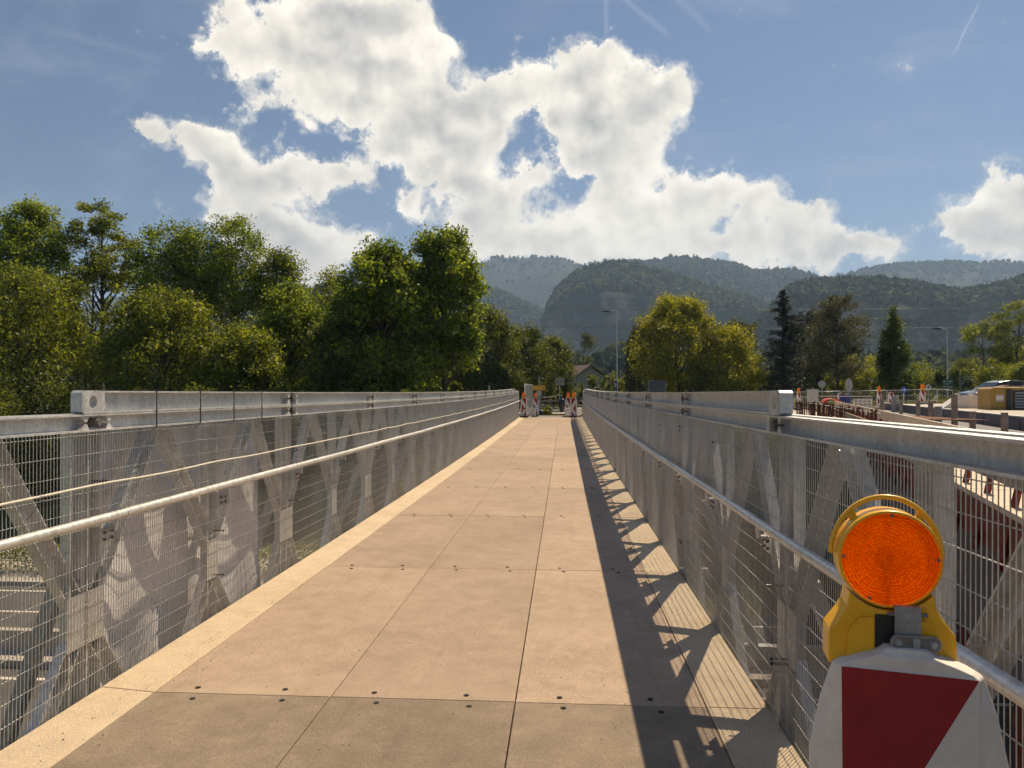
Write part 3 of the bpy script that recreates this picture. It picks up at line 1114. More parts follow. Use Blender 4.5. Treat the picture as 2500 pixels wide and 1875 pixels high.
tag(sheet('street', -60, 60, 58.5, 65.0, 0.02, 'asphalt', t=0.2), kind='structure')
tag(sheet('site_yard', 9.0, 60, 31.0, 52.0, 0.46, 'pale_gravel', t=0.3), kind='structure')


# ------------------------------------------------------------------ hills
def fbm(p, octs, freq):
    return mnoise.fractal(Vector(p) * freq, 0.9, 2.1, octs)


def ico(sub):
    import bmesh
    bm = bmesh.new()
    bmesh.ops.create_icosphere(bm, subdivisions=sub, radius=1.0)
    v = np.array([p.co[:] for p in bm.verts])
    f = np.array([[q.index for q in p.verts] for p in bm.faces])
    bm.free()
    return v, f


ICO1, ICO2 = ico(1), ico(2)


def hill(name, crest, dist, mat, front=0.30, cliff=0.0, rough=0.05, n_trees=0, tree_h=14.0, ico_=ICO1, tmat='forest_far', seed=1, conifer=0.25, label=None, spread=1.0, rid=0.05):
    rg_ = np.random.default_rng(seed)
    px = np.array([c[0] for c in crest], float)
    py = np.array([c[1] for c in crest], float)
    nu, nf, nb = 150, 34, 10
    us = np.linspace(px[0], px[-1], nu)
    ys = np.interp(us, px, py)
    V = []
    for u, yy in zip(us, ys):
        dj = dist * (1 + rid * mnoise.noise(Vector((u * 0.006, seed * 7.1, 0))))
        H = (953.0 - yy) / FPX * dj + EYE
        base = dj * (1 - front)
        row = []
        for j in range(nf + nb):
            if j < nf:
                t = j / (nf - 1)
                d = base + (dj - base) * t
                g = t ** 0.9
                if cliff:
                    c_ = float(sstep(0.30, 0.42, t)) * 0.62 + 0.16 * t / 0.3 * (t < 0.3) + (t >= 0.3) * (0.16 + 0.22 * (t - 0.3) / 0.7)
                    g = (1 - cliff) * g + cliff * c_
                    if t == 1:
                        g = 1.0
            else:
                t = (j - nf + 1) / nb
                d = dj * (1 + 0.35 * t)
                g = 1 - 0.9 * t
            p = at(u, 953.0, d)
            amp = rough * H * (1 - (abs(j - nf + 1) < 1)) * min(1.0, 4 * g)
            nz = fbm((p.x, p.y, seed * 31.0), 5, 6.0 / dist)
            row.append((p.x, p.y, max(-2.0, H * g + amp * nz)))
        V.append(row)
    V = np.array(V)
    nv = nf + nb
    ids = np.arange(nu * nv).reshape(nu, nv)
    F = np.stack([ids[:-1, :-1], ids[1:, :-1], ids[1:, 1:], ids[:-1, 1:]], -1).reshape(-1, 4)
    o = link(name, np_mesh(name, V.reshape(-1, 3), F, mat, True))
    tag(o, kind='structure')
    if n_trees:
        a = rg_.random(n_trees) * (nu - 1.001)
        b = np.where(rg_.random(n_trees) < 0.45, nf - 1 - np.abs(rg_.normal(0, 2.2 * spread, n_trees)), (0.42 + 0.58 * rg_.random(n_trees) ** 0.8 if cliff > 0.6 else rg_.random(n_trees) ** 0.7) * (nf - 1.001))
        b = np.clip(b, 0, nf + nb - 2.001)
        i0, j0 = a.astype(int), b.astype(int)
        fa, fb = (a - i0)[:, None], (b - j0)[:, None]
        P = (V[i0, j0] * (1 - fa) + V[i0 + 1, j0] * fa) * (1 - fb) + (V[i0, j0 + 1] * (1 - fa) + V[i0 + 1, j0 + 1] * fa) * fb
        iv, jf = ico_
        n, m = len(P), len(iv)
        con = rg_.random(n) < conifer
        h = tree_h * rg_.uniform(0.4, 1.0, n) ** 1.0 * (1 + 0.2 * con)
        w = np.where(con, h * rg_.uniform(0.16, 0.24, n), h * rg_.uniform(0.36, 0.55, n))
        jit = 1 + rg_.uniform(-0.34, 0.34, (n, m))
        X = iv[None] * jit[..., None]
        zz = X[..., 2]
        taper = np.where(con[:, None], np.clip(0.95 - 0.8 * zz, 0.08, 1.6), 1.0)
        X = np.stack([X[..., 0] * w[:, None] * taper, X[..., 1] * w[:, None] * taper, (zz * 0.5 + 0.38) * h[:, None]], -1)
        X += P[:, None, :]
        FF = (jf[None] + (np.arange(n) * m)[:, None, None]).reshape(-1, 3)
        w_ = link(name + '_forest', np_mesh(name + '_forest', X.reshape(-1, 3), FF, tmat))
        tag(w_, label, 'forest', kind='stuff')
    return o


hill('far_mountain', [(200, 740), (500, 715), (780, 700), (840, 672), (870, 656), (900, 652), (960, 690), (1080, 690), (1150, 655), (1185, 640), (1205, 632), (1240, 634), (1290, 628),
     (1345, 627), (1375, 634), (1405, 648), (1440, 646), (1490, 634), (1560, 632), (1640, 646), (1720, 690), (1900, 760)], 3000, 'hill_far', 0.34, 0, 0.10,
     n_trees=1500, tree_h=17, seed=2, label='far blue wooded mountain side left of the domed hill')
hill('far_ridge', [(1900, 720), (1960, 690), (2000, 682), (2060, 672), (2120, 660), (2190, 650), (2260, 645), (2330, 642), (2400, 641), (2480, 640), (2600, 646), (2800, 660), (3100, 700)],
     2500, 'hill_far', 0.32, 0, 0.08, n_trees=3000, tree_h=17, seed=3, label='far wooded ridge above the cliff on the right')
hill('middle_ridge', [(1380, 700), (1480, 662), (1540, 645), (1600, 637), (1645, 629), (1700, 633), (1750, 642), (1800, 652), (1850, 668), (1900, 662), (1940, 660), (1980, 674), (2020, 690), (2120, 720), (2250, 760)],
     2000, 'hill_wood', 0.28, 0.5, 0.07, n_trees=4200, tree_h=17, seed=4, label='hazy wooded ridge behind the domed hill')
hill('left_knoll', [(1000, 760), (1080, 738), (1150, 722), (1185, 716), (1220, 722), (1260, 738), (1300, 752), (1345, 782), (1400, 850)],
     1700, 'hill_wood', 0.22, 0, 0.12, n_trees=1800, tree_h=17, seed=5, label='small hazy wooded knoll left of the domed hill')
hill('dome_hill', [(1318, 900), (1330, 790), (1340, 752), (1355, 722), (1378, 694), (1410, 672), (1440, 660), (1480, 650), (1520, 650), (1570, 660), (1620, 674), (1690, 694), (1760, 718), (1830, 740), (1900, 765), (1990, 800)],
     1250, 'hill_wood', 0.20, 0.75, 0.06, n_trees=5200, tree_h=15, tmat='forest_near', seed=6, label='dark domed hill with cliff face and wooded top', spread=1.6, rid=0.0)
hill('right_cliff', [(1830, 830), (1880, 765), (1925, 718), (1960, 704), (2050, 697), (2130, 700), (2200, 708), (2290, 722), (2350, 728), (2420, 716), (2500, 696), (2620, 680), (2800, 690), (3050, 720)],
     900, 'hill_wood', 0.16, 0.85, 0.05, n_trees=4200, tree_h=15, ico_=ICO2, tmat='forest_near', seed=7, label='dark cliff with a row of pines along its top on the right', spread=1.5, rid=0.0)
hill('wooded_bank', [(1380, 935), (1450, 912), (1500, 880), (1540, 862), (1580, 862), (1640, 890), (1720, 915), (1800, 930)],
     420, 'hill_wood', 0.15, 0, 0.05, n_trees=420, tree_h=10, ico_=ICO2, tmat='forest_near', seed=8, label='small wooded bank behind the street lamp', conifer=0.05)
hill('valley_wood', [(-300, 860), (200, 850), (700, 850), (1100, 870), (1300, 900), (1700, 905), (2200, 895), (2800, 880)],
     330, 'hill_wood', 0.15, 0, 0.05, n_trees=900, tree_h=9, ico_=ICO2, tmat='forest_near', seed=9, label='low belt of wood on the valley floor', conifer=0.1)


# ------------------------------------------------------------------ trees
def leaves_mesh(name, C, size, mat, rg_, up=0.35, aspect=0.55, axis=None):
    """rhombic leaf faces at the points C"""
    n = len(C)
    N = rg_.normal(0, 1, (n, 3))
    N[:, 2] += up * 2
    N /= np.linalg.norm(N, axis=1)[:, None]
    T = rg_.normal(0, 1, (n, 3)) if axis is None else axis + rg_.normal(0, 0.25, (n, 3))
    T -= N * (T * N).sum(1)[:, None]
    T /= np.linalg.norm(T, axis=1)[:, None]
    B = np.cross(N, T)
    L = (size * rg_.uniform(0.6, 1.35, n))[:, None]
    V = np.stack([C - T * L * 0.5, C + B * L * 0.5 * aspect, C + T * L * 0.5, C - B * L * 0.5 * aspect], 1).reshape(-1, 3)
    F = np.arange(n * 4).reshape(n, 4)
    return np_mesh(name, V, F, mat)


def curve_pts(p0, p1, rg_, n=5, wob=0.06, sag=0.0):
    p0, p1 = np.asarray(p0, float), np.asarray(p1, float)
    L = np.linalg.norm(p1 - p0)
    out = []
    for i in range(n):
        t = i / (n - 1)
        q = p0 + (p1 - p0) * t + rg_.normal(0, 1, 3) * wob * L * math.sin(math.pi * t)
        q[2] += sag * L * math.sin(math.pi * t)
        out.append(q)
    return out


def finish_tree(root, mb, bark, C, size, leaf, rg_, up=0.35, aspect=0.55, axis=None, crown='crown'):
    mb.build('trunk', bark, root)
    link(crown, leaves_mesh(crown, C, size, leaf, rg_, up, aspect, axis), root)


def broadleaf(label, px, depth, top, hw, base_py=None, leaf='leaf_maple', bark='bark', n=22000, size=0.19, seed=1, ncl=60, group='trees', name='broadleaf_tree',
              crown_low=0.22, spire=0.0, openness=0.0, base_z=None, cat='tree', flat=0.0, lean=0.0, shape=1.0):
    """tree whose crown is a set of leafy clumps of uneven size"""
    rg_ = np.random.default_rng(seed)
    p = at(px, 953.0, depth)
    bz = float(ground_z(p.x, p.y)) if base_z is None else base_z
    ztop = EYE - (top - 953.0) / FPX * depth
    H = ztop - bz
    rx = hw / FPX * depth
    root = empty(name, (p.x, p.y, bz), rg_.uniform(0, 6.28))
    tag(root, label, cat, group)
    zc0 = H * crown_low
    hc = H - zc0
    ncl = int(ncl * (1.0 if openness else 1.9))
    n = int(n * (1.0 if openness else 1.25))
    cen, rad = [], []
    for i in range(ncl):
        u = rg_.random()
        z = zc0 + hc * (0.04 + 0.93 * u)
        # widest at about a third up the crown, narrowing to the top
        s = (u - 0.38) / (0.62 if u > 0.38 else 0.42)
        w = math.sqrt(max(0.0, 1 - abs(s) ** (2.6 * shape)))
        r_ = rx * w * math.sqrt(rg_.uniform(0.08, 0.95))
        a = rg_.uniform(0, 6.28)
        cen.append((r_ * math.cos(a) + lean * z, r_ * math.sin(a), z))
        rad.append(max(0.55 + 0.5 * rg_.random(), rx * rg_.uniform(0.13, 0.36) * (1.15 - 0.45 * u)))
    cen.append((lean * H, 0, H - 0.05 * hc)); rad.append(rx * 0.16)
    if spire:
        for i in range(int(ncl * 0.35)):
            a = rg_.uniform(0, 6.28)
            r_ = rx * math.sqrt(rg_.random()) * 0.85
            zz = H * (1 - 0.30 * (r_ / rx) ** 1.5) * rg_.uniform(0.90, 1.02)
            for q in range(4):
                cen.append((r_ * math.cos(a), r_ * math.sin(a), zz - q * spire * 0.32))
                rad.append(spire * (0.13 + 0.10 * q))
    cen, rad = np.array(cen), np.array(rad)
    wts = rad ** 2 * rg_.uniform(0.6, 1.3, len(rad))
    which = rg_.choice(len(cen), n, p=wts / wts.sum())
    d = rg_.normal(0, 1, (n, 3))
    d /= np.linalg.norm(d, axis=1)[:, None]
    rr = rad[which] * rg_.random(n) ** (0.42 - 0.12 * openness)
    off = d * rr[:, None]
    off[:, 2] *= (0.62 - 0.3 * flat)
    # twigs: pull part of each clump into short sprays
    spray = rg_.normal(0, 1, (len(cen), 5, 3))
    spray /= np.linalg.norm(spray, axis=2)[..., None]
    sel = rg_.integers(0, 5, n)
    k_ = rg_.random(n)[:, None]
    off = off * 0.75 + spray[which, sel] * rad[which][:, None] * k_ * 0.95
    C = cen[which] + off
    C = C[C[:, 2] > 0.15]
    mb = MB()
    tr = max(0.05, 0.018 * H)
    top_t = (lean * H * 0.8, 0, H * 0.86)
    tp = curve_pts((0, 0, -0.3), top_t, rg_, 8, 0.012)
    mb.tube(tp, [tr * (1 - 0.88 * i / 7) for i in range(8)], 8)
    order = rg_.permutation(len(cen))[:34]
    for i in order:
        c = cen[i]
        z0 = max(H * crown_low * 0.75, c[2] - 0.9 * math.hypot(c[0], c[1]) - 0.06 * H)
        t = min(0.95, max(0.05, z0 / (H * 0.86)))
        i0 = min(6, int(t * 7))
        f_ = t * 7 - i0
        st = np.array(tp[i0]) * (1 - f_) + np.array(tp[i0 + 1]) * f_
        r0 = tr * (1 - 0.88 * t) * 0.62
        mb.tube(curve_pts(st, c, rg_, 5, 0.05, 0.06), [r0, r0 * .75, r0 * .5, r0 * .32, r0 * .14], 5, caps=False)
    finish_tree(root, mb, bark, C, size, leaf, rg_)
    return root


def shrub(label, px, depth, top, hw, leaf='leaf_dark', n=9000, size=0.13, seed=1, group='shrubs', name='shrub', base_z=None):
    rg_ = np.random.default_rng(seed)
    p = at(px, 953.0, depth)
    bz = float(ground_z(p.x, p.y)) if base_z is None else base_z
    H = EYE - (top - 953.0) / FPX * depth - bz
    rx = hw / FPX * depth
    root = empty(name, (p.x, p.y, bz), 0)
    tag(root, label, 'shrub', group)
    ncl = 34
    a = rg_.uniform(0, 6.28, ncl)
    r_ = rx * np.sqrt(rg_.random(ncl)) * 0.85
    z = H * rg_.uniform(0.1, 0.88, ncl) * np.sqrt(np.clip(1 - (r_ / rx) ** 2 * 0.75, 0, 1))
    cen = np.stack([r_ * np.cos(a), r_ * np.sin(a), z], -1)
    rad = np.minimum(rx, H) * rg_.uniform(0.16, 0.34, ncl)
    which = rg_.integers(0, ncl, n)
    d = rg_.normal(0, 1, (n, 3))
    d /= np.linalg.norm(d, axis=1)[:, None]
    C = cen[which] + d * (rad[which] * rg_.random(n) ** 0.45)[:, None]
    C = C[C[:, 2] > 0.03]
    mb = MB()
    for i in range(12):
        c = cen[i]
        mb.tube(curve_pts((c[0] * .1, c[1] * .1, -0.1), c, rg_, 4, 0.06), [0.04, 0.03, 0.02, 0.01], 5, caps=False)
    mb.build('stem', 'bark_dark', root)
    link('foliage', leaves_mesh('foliage', C, size, leaf, rg_), root)
    return root


def conifer(label, px, depth, top, hw, leaf, seed, pine=False, low=0.12, group='conifers', name='conifer'):
    rg_ = np.random.default_rng(seed)
    p = at(px, 953.0, depth)
    bz = float(ground_z(p.x, p.y))
    H = EYE - (top - 953.0) / FPX * depth - bz
    rx = hw / FPX * depth
    root = empty(name, (p.x, p.y, bz), rg_.uniform(0, 6))
    tag(root, label, 'tree', group)
    mb = MB()
    tr = 0.017 * H
    mb.tube([(0, 0, -0.3), (0, 0, H * 0.5), (0, 0, H * 0.99)], [tr, tr * .6, 0.02], 8)
    Cs, Ax = [], []
    nb = 120 if not pine else 95
    for i in range(nb):
        u = (i + rg_.random()) / nb
        z = H * (low + (0.985 - low) * u)
        if pine:
            s = (u - 0.3) / (0.7 if u > 0.3 else 0.5)
            L = rx * math.sqrt(max(0.02, 1 - s * s)) * rg_.uniform(0.6, 1.08)
        else:
            L = rx * (1 - u) ** 0.85 * rg_.uniform(0.65, 1.12) + 0.15
        a = rg_.uniform(0, 6.28)
        rise = (0.35 if pine else 0.05 + 0.45 * u) * L
        droop = 0.0 if pine else -0.22 * L
        e = np.array((math.cos(a) * L, math.sin(a) * L, z + rise + droop))
        s0 = np.array((0, 0, z))
        pts = curve_pts(s0, e, rg_, 5, 0.03, 0.06 if not pine else -0.03)
        r0 = max(0.012, tr * 0.28 * (1 - 0.6 * u))
        mb.tube(pts, [r0, r0 * .8, r0 * .55, r0 * .35, r0 * .15], 4, caps=False)
        P = np.array(pts)
        k = int((150 if not pine else 170) * (0.35 + L / rx))
        t = rg_.random(k) ** (0.7 if not pine else 0.45) * 3.999
        ii = t.astype(int)
        f_ = (t - ii)[:, None]
        q = P[ii] * (1 - f_) + P[ii + 1] * f_
        sp = (0.10 + 0.16 * (t / 4)) * L * (0.9 if not pine else 0.85) + 0.05
        q = q + rg_.normal(0, 1, (k, 3)) * sp[:, None] * np.array((0.6, 0.6, 0.30 if not pine else 0.5))
        if not pine:
            q[:, 2] -= np.abs(rg_.normal(0, 0.10, k)) * L * 0.4
        Cs.append(q)
        dirv = (e - s0) / np.linalg.norm(e - s0)
        Ax.append(np.repeat(dirv[None], k, 0))
    finish_tree(root, mb, 'bark_dark' if not pine else 'bark', np.concatenate(Cs), 0.26 if not pine else 0.24, leaf, rg_, 0.1, 0.28, np.concatenate(Ax))
    return root


def columnar(label, px, depth, top, hw, leaf, seed):
    rg_ = np.random.default_rng(seed)
    p = at(px, 953.0, depth)
    bz = float(ground_z(p.x, p.y))
    H = EYE - (top - 953.0) / FPX * depth - bz
    rx = hw / FPX * depth
    root = empty('columnar_tree', (p.x, p.y, bz))
    tag(root, label, 'tree', 'trees')
    mb = MB()
    mb.tube([(0, 0, -.3), (0, 0, H * .5), (0, 0, H * .96)], [.16, .1, .02], 8)
    Cs = []
    for i in range(70):
        u = rg_.random() ** 1.2
        a = rg_.uniform(0, 6.28)
        w = rx * (1 - u ** 2.2) * (0.75 if u < 0.06 else 1) * rg_.uniform(0.25, 0.95)
        z0 = H * (0.06 + 0.80 * u)
        L = H * rg_.uniform(0.10, 0.2) * (1 - 0.4 * u)
        s0, e = np.array((math.cos(a) * w * .6, math.sin(a) * w * .6, z0)), np.array((math.cos(a) * w, math.sin(a) * w, z0 + L))
        mb.tube([(0, 0, max(0.3, z0 - w)), s0, e], [.04, .025, .008], 4, caps=False)
        k = 360
        t = rg_.random(k)[:, None]
        q = s0 + (e - s0) * t + rg_.normal(0, 1, (k, 3)) * (0.30 * rx * (1.05 - t)) * np.array((1, 1, .8))
        Cs.append(q)
    Cs.append(np.stack([rg_.normal(0, .16, 500), rg_.normal(0, .16, 500), H * (0.80 + 0.2 * rg_.random(500))], -1))
    finish_tree(root, mb, 'bark_dark', np.concatenate(Cs), 0.15, leaf, rg_)
    return root


def willow(label, px, depth, top, hw, seed):
    rg_ = np.random.default_rng(seed)
    p = at(px, 953.0, depth)
    bz = float(ground_z(p.x, p.y))
    H = EYE - (top - 953.0) / FPX * depth - bz
    rx = hw / FPX * depth
    root = empty('willow_tree', (p.x, p.y, bz))
    tag(root, label, 'tree', 'trees')
    mb = MB()
    mb.tube([(0, 0, -.3), (.1, 0, H * .3), (0, .1, H * .8)], [.24, .18, .06], 8)
    Cs = []
    for i in range(170):
        a, r_ = rg_.uniform(0, 6.28), rx * math.sqrt(rg_.random())
        zt = H * (1.0 - 0.26 * (r_ / rx) ** 2) * rg_.uniform(0.82, 1.0)
        L = min(zt - 0.3, H * rg_.uniform(0.25, 0.75))
        x, y = math.cos(a) * r_, math.sin(a) * r_
        if i < 40:
            mb.tube(curve_pts((0, 0, H * rg_.uniform(.3, .6)), (x, y, zt), rg_, 5, .03, .12), [.06, .045, .03, .02, .008], 4, caps=False)
        k = int(46 * L)
        t = rg_.random(k)
        Cs.append(np.stack([x + rg_.normal(0, .10, k) + 0.25 * t * rg_.normal(0, 1), y + rg_.normal(0, .10, k), zt - L * t], -1))
    C = np.concatenate(Cs)
    ax = np.tile(np.array((0.0, 0.0, -1.0)), (len(C), 1))
    finish_tree(root, mb, 'bark', C, 0.24, 'leaf_willow', rg_, 0.0, 0.24, ax)
    return root


GL = 'trees along the left bank'
broadleaf('tall dense dark green tree at the far left edge', 75, 56, 488, 112, leaf='leaf_maple', n=30000, size=0.21, seed=21, ncl=90, group=GL, crown_low=0.3, spire=1.6)
broadleaf('rounded olive tree filling the lower left corner above the rail', 50, 46, 655, 165, leaf='leaf_olive', n=34000, size=0.19, seed=22, ncl=110, group=GL, crown_low=0.05, spire=1.3)
broadleaf('airy tree with flat top and bare stem against the sky on the left', 248, 57, 496, 80, leaf='leaf_olive', n=9000, size=0.21, seed=23, ncl=26, group=GL, crown_low=0.62, openness=1, flat=0.8)
broadleaf('thin sparse tree below the flat topped airy tree', 225, 55, 600, 90, leaf='leaf_olive', n=12000, size=0.2, seed=33, ncl=40, group=GL, crown_low=0.30, openness=1)
broadleaf('tall ash tree with upright sprays left of the twin stemmed one', 425, 53, 540, 112, leaf='leaf_maple', n=30000, size=0.18, seed=24, ncl=80, group=GL, crown_low=0.32, spire=2.2)
broadleaf('tall ash tree with bare lower stems, highest of the middle left', 575, 53, 532, 100, leaf='leaf_maple', n=21000, size=0.18, seed=25, ncl=56, group=GL, crown_low=0.48, spire=2.4)
broadleaf('slim tree on the right shoulder of the tall ash', 680, 52, 612, 62, leaf='leaf_olive', n=14000, size=0.18, seed=26, ncl=44, group=GL, crown_low=0.15)
broadleaf('bushy yellow green maple in front of the tall ash trees', 400, 45, 705, 150, leaf='leaf_olive', n=34000, size=0.19, seed=27, ncl=110, group=GL, crown_low=0.04, spire=1.5)
broadleaf('low yellow green tree in front of the bare ash stems', 590, 44, 800, 110, leaf='leaf_olive', n=20000, size=0.18, seed=28, ncl=80, group=GL, crown_low=0.03, spire=1.1)
broadleaf('mid green rounded tree left of the twig topped tree', 715, 48, 690, 105, leaf='leaf_maple', n=26000, size=0.18, seed=29, ncl=80, group=GL, crown_low=0.05, spire=1.5)
broadleaf('narrow tree with thin bare twigs on its top', 800, 53, 655, 62, leaf='leaf_olive', n=12000, size=0.16, seed=30, ncl=50, group=GL, crown_low=0.1, spire=1.6)
broadleaf('dark low tree standing in front of the left maple', 850, 45, 770, 110, leaf='leaf_dark', n=22000, size=0.18, seed=31, ncl=80, group=GL, crown_low=0.03)
broadleaf('big dark maple left of the tallest maple by the bridge end', 930, 45, 602, 128, leaf='leaf_maple', n=34000, size=0.23, seed=32, ncl=84, group=GL, crown_low=0.08, spire=1.3)
broadleaf('tallest maple with pointed top and bare trunk by the bridge end', 1085, 47, 560, 100, leaf='leaf_maple', n=32000, size=0.23, seed=34, ncl=70, group=GL, crown_low=0.24, shape=0.62, spire=1.2)
broadleaf('maple crown filling the gap behind the two big maples', 1005, 52, 640, 90, leaf='leaf_maple', n=24000, size=0.22, seed=39, ncl=70, group=GL, crown_low=0.06)
broadleaf('dark rounded tree just right of the tallest maple', 1185, 66, 752, 92, leaf='leaf_dark', n=30000, size=0.2, seed=35, ncl=90, group=GL, crown_low=0.04)
broadleaf('dark rounded tree behind the yellow detour sign', 1275, 70, 802, 86, leaf='leaf_dark', n=26000, size=0.2, seed=36, ncl=80, group=GL, crown_low=0.04)
broadleaf('dense small tree hiding the left end of the house', 1350, 76, 828, 52, leaf='leaf_dark', n=18000, size=0.2, seed=37, ncl=60, group=GL, crown_low=0.06)
broadleaf('pale wispy tree rising behind the house roof', 1425, 112, 812, 34, leaf='leaf_willow', n=6000, size=0.2, seed=38, ncl=30, group='trees', crown_low=0.2, openness=1)
for i, (px, d, tp, hw) in enumerate(((60, 40, 880, 190), (300, 40, 890, 150), (520, 40, 885, 140), (720, 40, 880, 130), (930, 41, 870, 120))):
    shrub(['dark undergrowth at the foot of the far left trees', 'dark undergrowth below the airy tree', 'dark undergrowth below the twin ash trees',
           'dark undergrowth below the mid green tree', 'dark undergrowth below the big maples'][i], px, d, tp, hw, 'leaf_dark', 15000, 0.17, 60 + i, 'undergrowth on the left bank', 'undergrowth', base_z=-4.0)
shrub('small round dark bush beside the bare maple trunk', 1112, 52, 918, 22, 'leaf_dark', 5000, 0.12, 70)
shrub('dark green bush in front of the house', 1440, 82, 905, 34, 'leaf_dark', 8000, 0.15, 71, 'bushes in front of the house')
shrub('olive bush right of the house gable', 1495, 84, 895, 34, 'leaf_olive', 8000, 0.15, 72, 'bushes in front of the house')
shrub('sunlit bush at the foot of the street lamp', 1530, 80, 902, 30, 'leaf_olive', 7000, 0.15, 73, 'bushes in front of the house')
willow('drooping willow just right of the street lamp', 1585, 78, 762, 58, 41)
GR = 'yellow green trees behind the right rail'
broadleaf('large bright yellow green tree beside the willow', 1655, 70, 722, 105, leaf='leaf_yellow', n=34000, size=0.2, seed=42, ncl=90, group=GR, crown_low=0.06, spire=1.2)
broadleaf('lower bright yellow green tree left of the dark spruce', 1775, 68, 800, 82, leaf='leaf_yellow', n=24000, size=0.19, seed=43, ncl=70, group=GR, crown_low=0.04)
broadleaf('greyish green tree between the yellow trees and the spruce', 1800, 90, 782, 60, leaf='leaf_willow', n=12000, size=0.2, seed=44, ncl=50, group='trees', crown_low=0.1)
conifer('dark spruce, tallest conifer on the right', 1912, 70, 706, 82, 'needle_spruce', 45, low=0.06, name='spruce_tree')
conifer('dark pine half hidden between the spruce and the grey pine', 1975, 76, 758, 62, 'needle_spruce', 46, True, 0.14, name='pine_tree')
conifer('grey green pine with a bare stem right of the spruce', 2045, 64, 722, 82, 'needle_pine', 47, True, 0.22, name='pine_tree')
columnar('narrow columnar green tree standing alone on the right', 2182, 62, 746, 46, 'leaf_column', 48)
GS = 'shrubs behind the building site'
for i, (px, d, tp, hw, lf, lb) in enumerate((
        (2100, 72, 850, 60, 'leaf_yellow', 'yellow green shrub right of the grey pine stem'),
        (2010, 74, 885, 60, 'leaf_olive', 'olive shrub below the grey pine'),
        (1870, 76, 895, 50, 'leaf_dark', 'dark shrub at the foot of the spruce'),
        (2255, 76, 876, 66, 'leaf_olive', 'sunlit shrub right of the columnar tree'),
        (2345, 70, 868, 60, 'leaf_dark', 'dark rounded shrub behind the green road sign'),
        (2440, 74, 872, 70, 'leaf_olive', 'sunlit shrub above the parked car roof'),
        (2545, 70, 862, 70, 'leaf_olive', 'sunlit shrub at the right edge of the picture'),
        (2150, 66, 905, 26, 'leaf_dark', 'small dark bush left of the columnar tree'),
        (2215, 60, 915, 18, 'leaf_olive', 'little tawny bush right of the columnar tree'))):
    shrub(lb, px, d, tp, hw, lf, 12000, 0.16, 80 + i, GS)
broadleaf('open tree with several stems at the upper right', 2400, 84, 790, 66, leaf='leaf_olive', n=12000, size=0.19, seed=50, ncl=40, group='trees at the right edge', crown_low=0.35, openness=1)
broadleaf('taller open tree cut by the right edge of the picture', 2490, 80, 735, 70, leaf='leaf_olive', n=14000, size=0.19, seed=51, ncl=44, group='trees at the right edge', crown_low=0.3, openness=1)

# hedge between the lower road and the pavement
rg_ = np.random.default_rng(90)
hz = 60000
C = np.stack([rg_.uniform(-34, 30, hz), 28.9 + rg_.normal(0, .42, hz), LOW + 0.1 + 1.1 * rg_.random(hz) ** 0.6], -1)
hedge = link('hedge', leaves_mesh('hedge', C, 0.10, 'leaf_olive', rg_))
tag(hedge, 'low green hedge beside the road under the bridge', 'hedge')


def grass_patch(name, label, x0, x1, y0, y1, n, h, seed, zfix=None):
    rg_ = np.random.default_rng(seed)
    x, y = rg_.uniform(x0, x1, n), rg_.uniform(y0, y1, n)
    z = ground_z(x, y) if zfix is None else np.full(n, zfix)
    hh = h * rg_.uniform(0.4, 1.3, n)
    a = rg_.uniform(0, 6.28, n)
    w = 0.012 + 0.01 * rg_.random(n)
    lx, ly = rg_.normal(0, .25, n) * hh, rg_.normal(0, .25, n) * hh
    V = np.stack([np.stack([x - np.cos(a) * w, y - np.sin(a) * w, z], -1), np.stack([x + np.cos(a) * w, y + np.sin(a) * w, z], -1),
                  np.stack([x + lx, y + ly, z + hh], -1)], 1).reshape(-1, 3)
    o = link(name, np_mesh(name, V, np.arange(n * 3).reshape(n, 3), 'grass'))
    return tag(o, label, 'grass', kind='stuff')


grass_patch('grass', 'sunlit grass strip beyond the end of the bridge', -8, 8, 48.6, 53, 16000, 0.16, 91)
grass_patch('tall_grass', 'tall yellow grass on the gravel heap by the fence', at(2270, 953, 46).x, at(2325, 953, 46).x, 44.0, 47.5, 6000, 0.55, 92, 0.55)
grass_patch('verge_grass', 'rough sunlit grass under the conifers', 12, 32, 52.5, 58, 16000, 0.5, 93)


# ------------------------------------------------------------------ warning boards and lamps
def clip_poly(poly, a, b, c):
    """keep the part of the polygon where a*x + b*z <= c"""
    out = []
    for i in range(len(poly)):
        p, q = poly[i], poly[(i + 1) % len(poly)]
        dp, dq = a * p[0] + b * p[1] - c, a * q[0] + b * q[1] - c
        if dp <= 0:
            out.append(p)
        if (dp < 0) != (dq < 0) and dp != dq:
            t = dp / (dp - dq)
            out.append((p[0] + (q[0] - p[0]) * t, p[1] + (q[1] - p[1]) * t))
    return out


BOARD_LEVELS = [(0.10, 0.118, 0.194), (0.55, 0.118, 0.194), (0.92, 0.120, 0.188), (1.02, 0.124, 0.166), (1.088, 0.127, 0.141), (1.096, 0.116, 0.126), (1.107, 0.085, 0.094),
                (1.114, 0.060, 0.068), (1.122, 0.043, 0.048), (1.128, 0.038, 0.042)]
body_mb = MB()
vv, ff = [], []
for z, wf, w_s in BOARD_LEVELS:
    d = 0.032 if z < 1.095 else (0.030 if z < 1.12 else 0.022)
    vv += [(-wf, -d, z), (wf, -d, z), (w_s, -0.004, z), (w_s, 0.004, z), (wf, d, z), (-wf, d, z), (-w_s, 0.004, z), (-w_s, -0.004, z)]
for i in range(len(BOARD_LEVELS) - 1):
    for j in range(8):
        a, b = i * 8 + j, i * 8 + (j + 1) % 8
        ff.append((a, b, b + 8, a + 8))
nl = len(BOARD_LEVELS) * 8
ff.append(tuple(range(nl - 8, nl)))
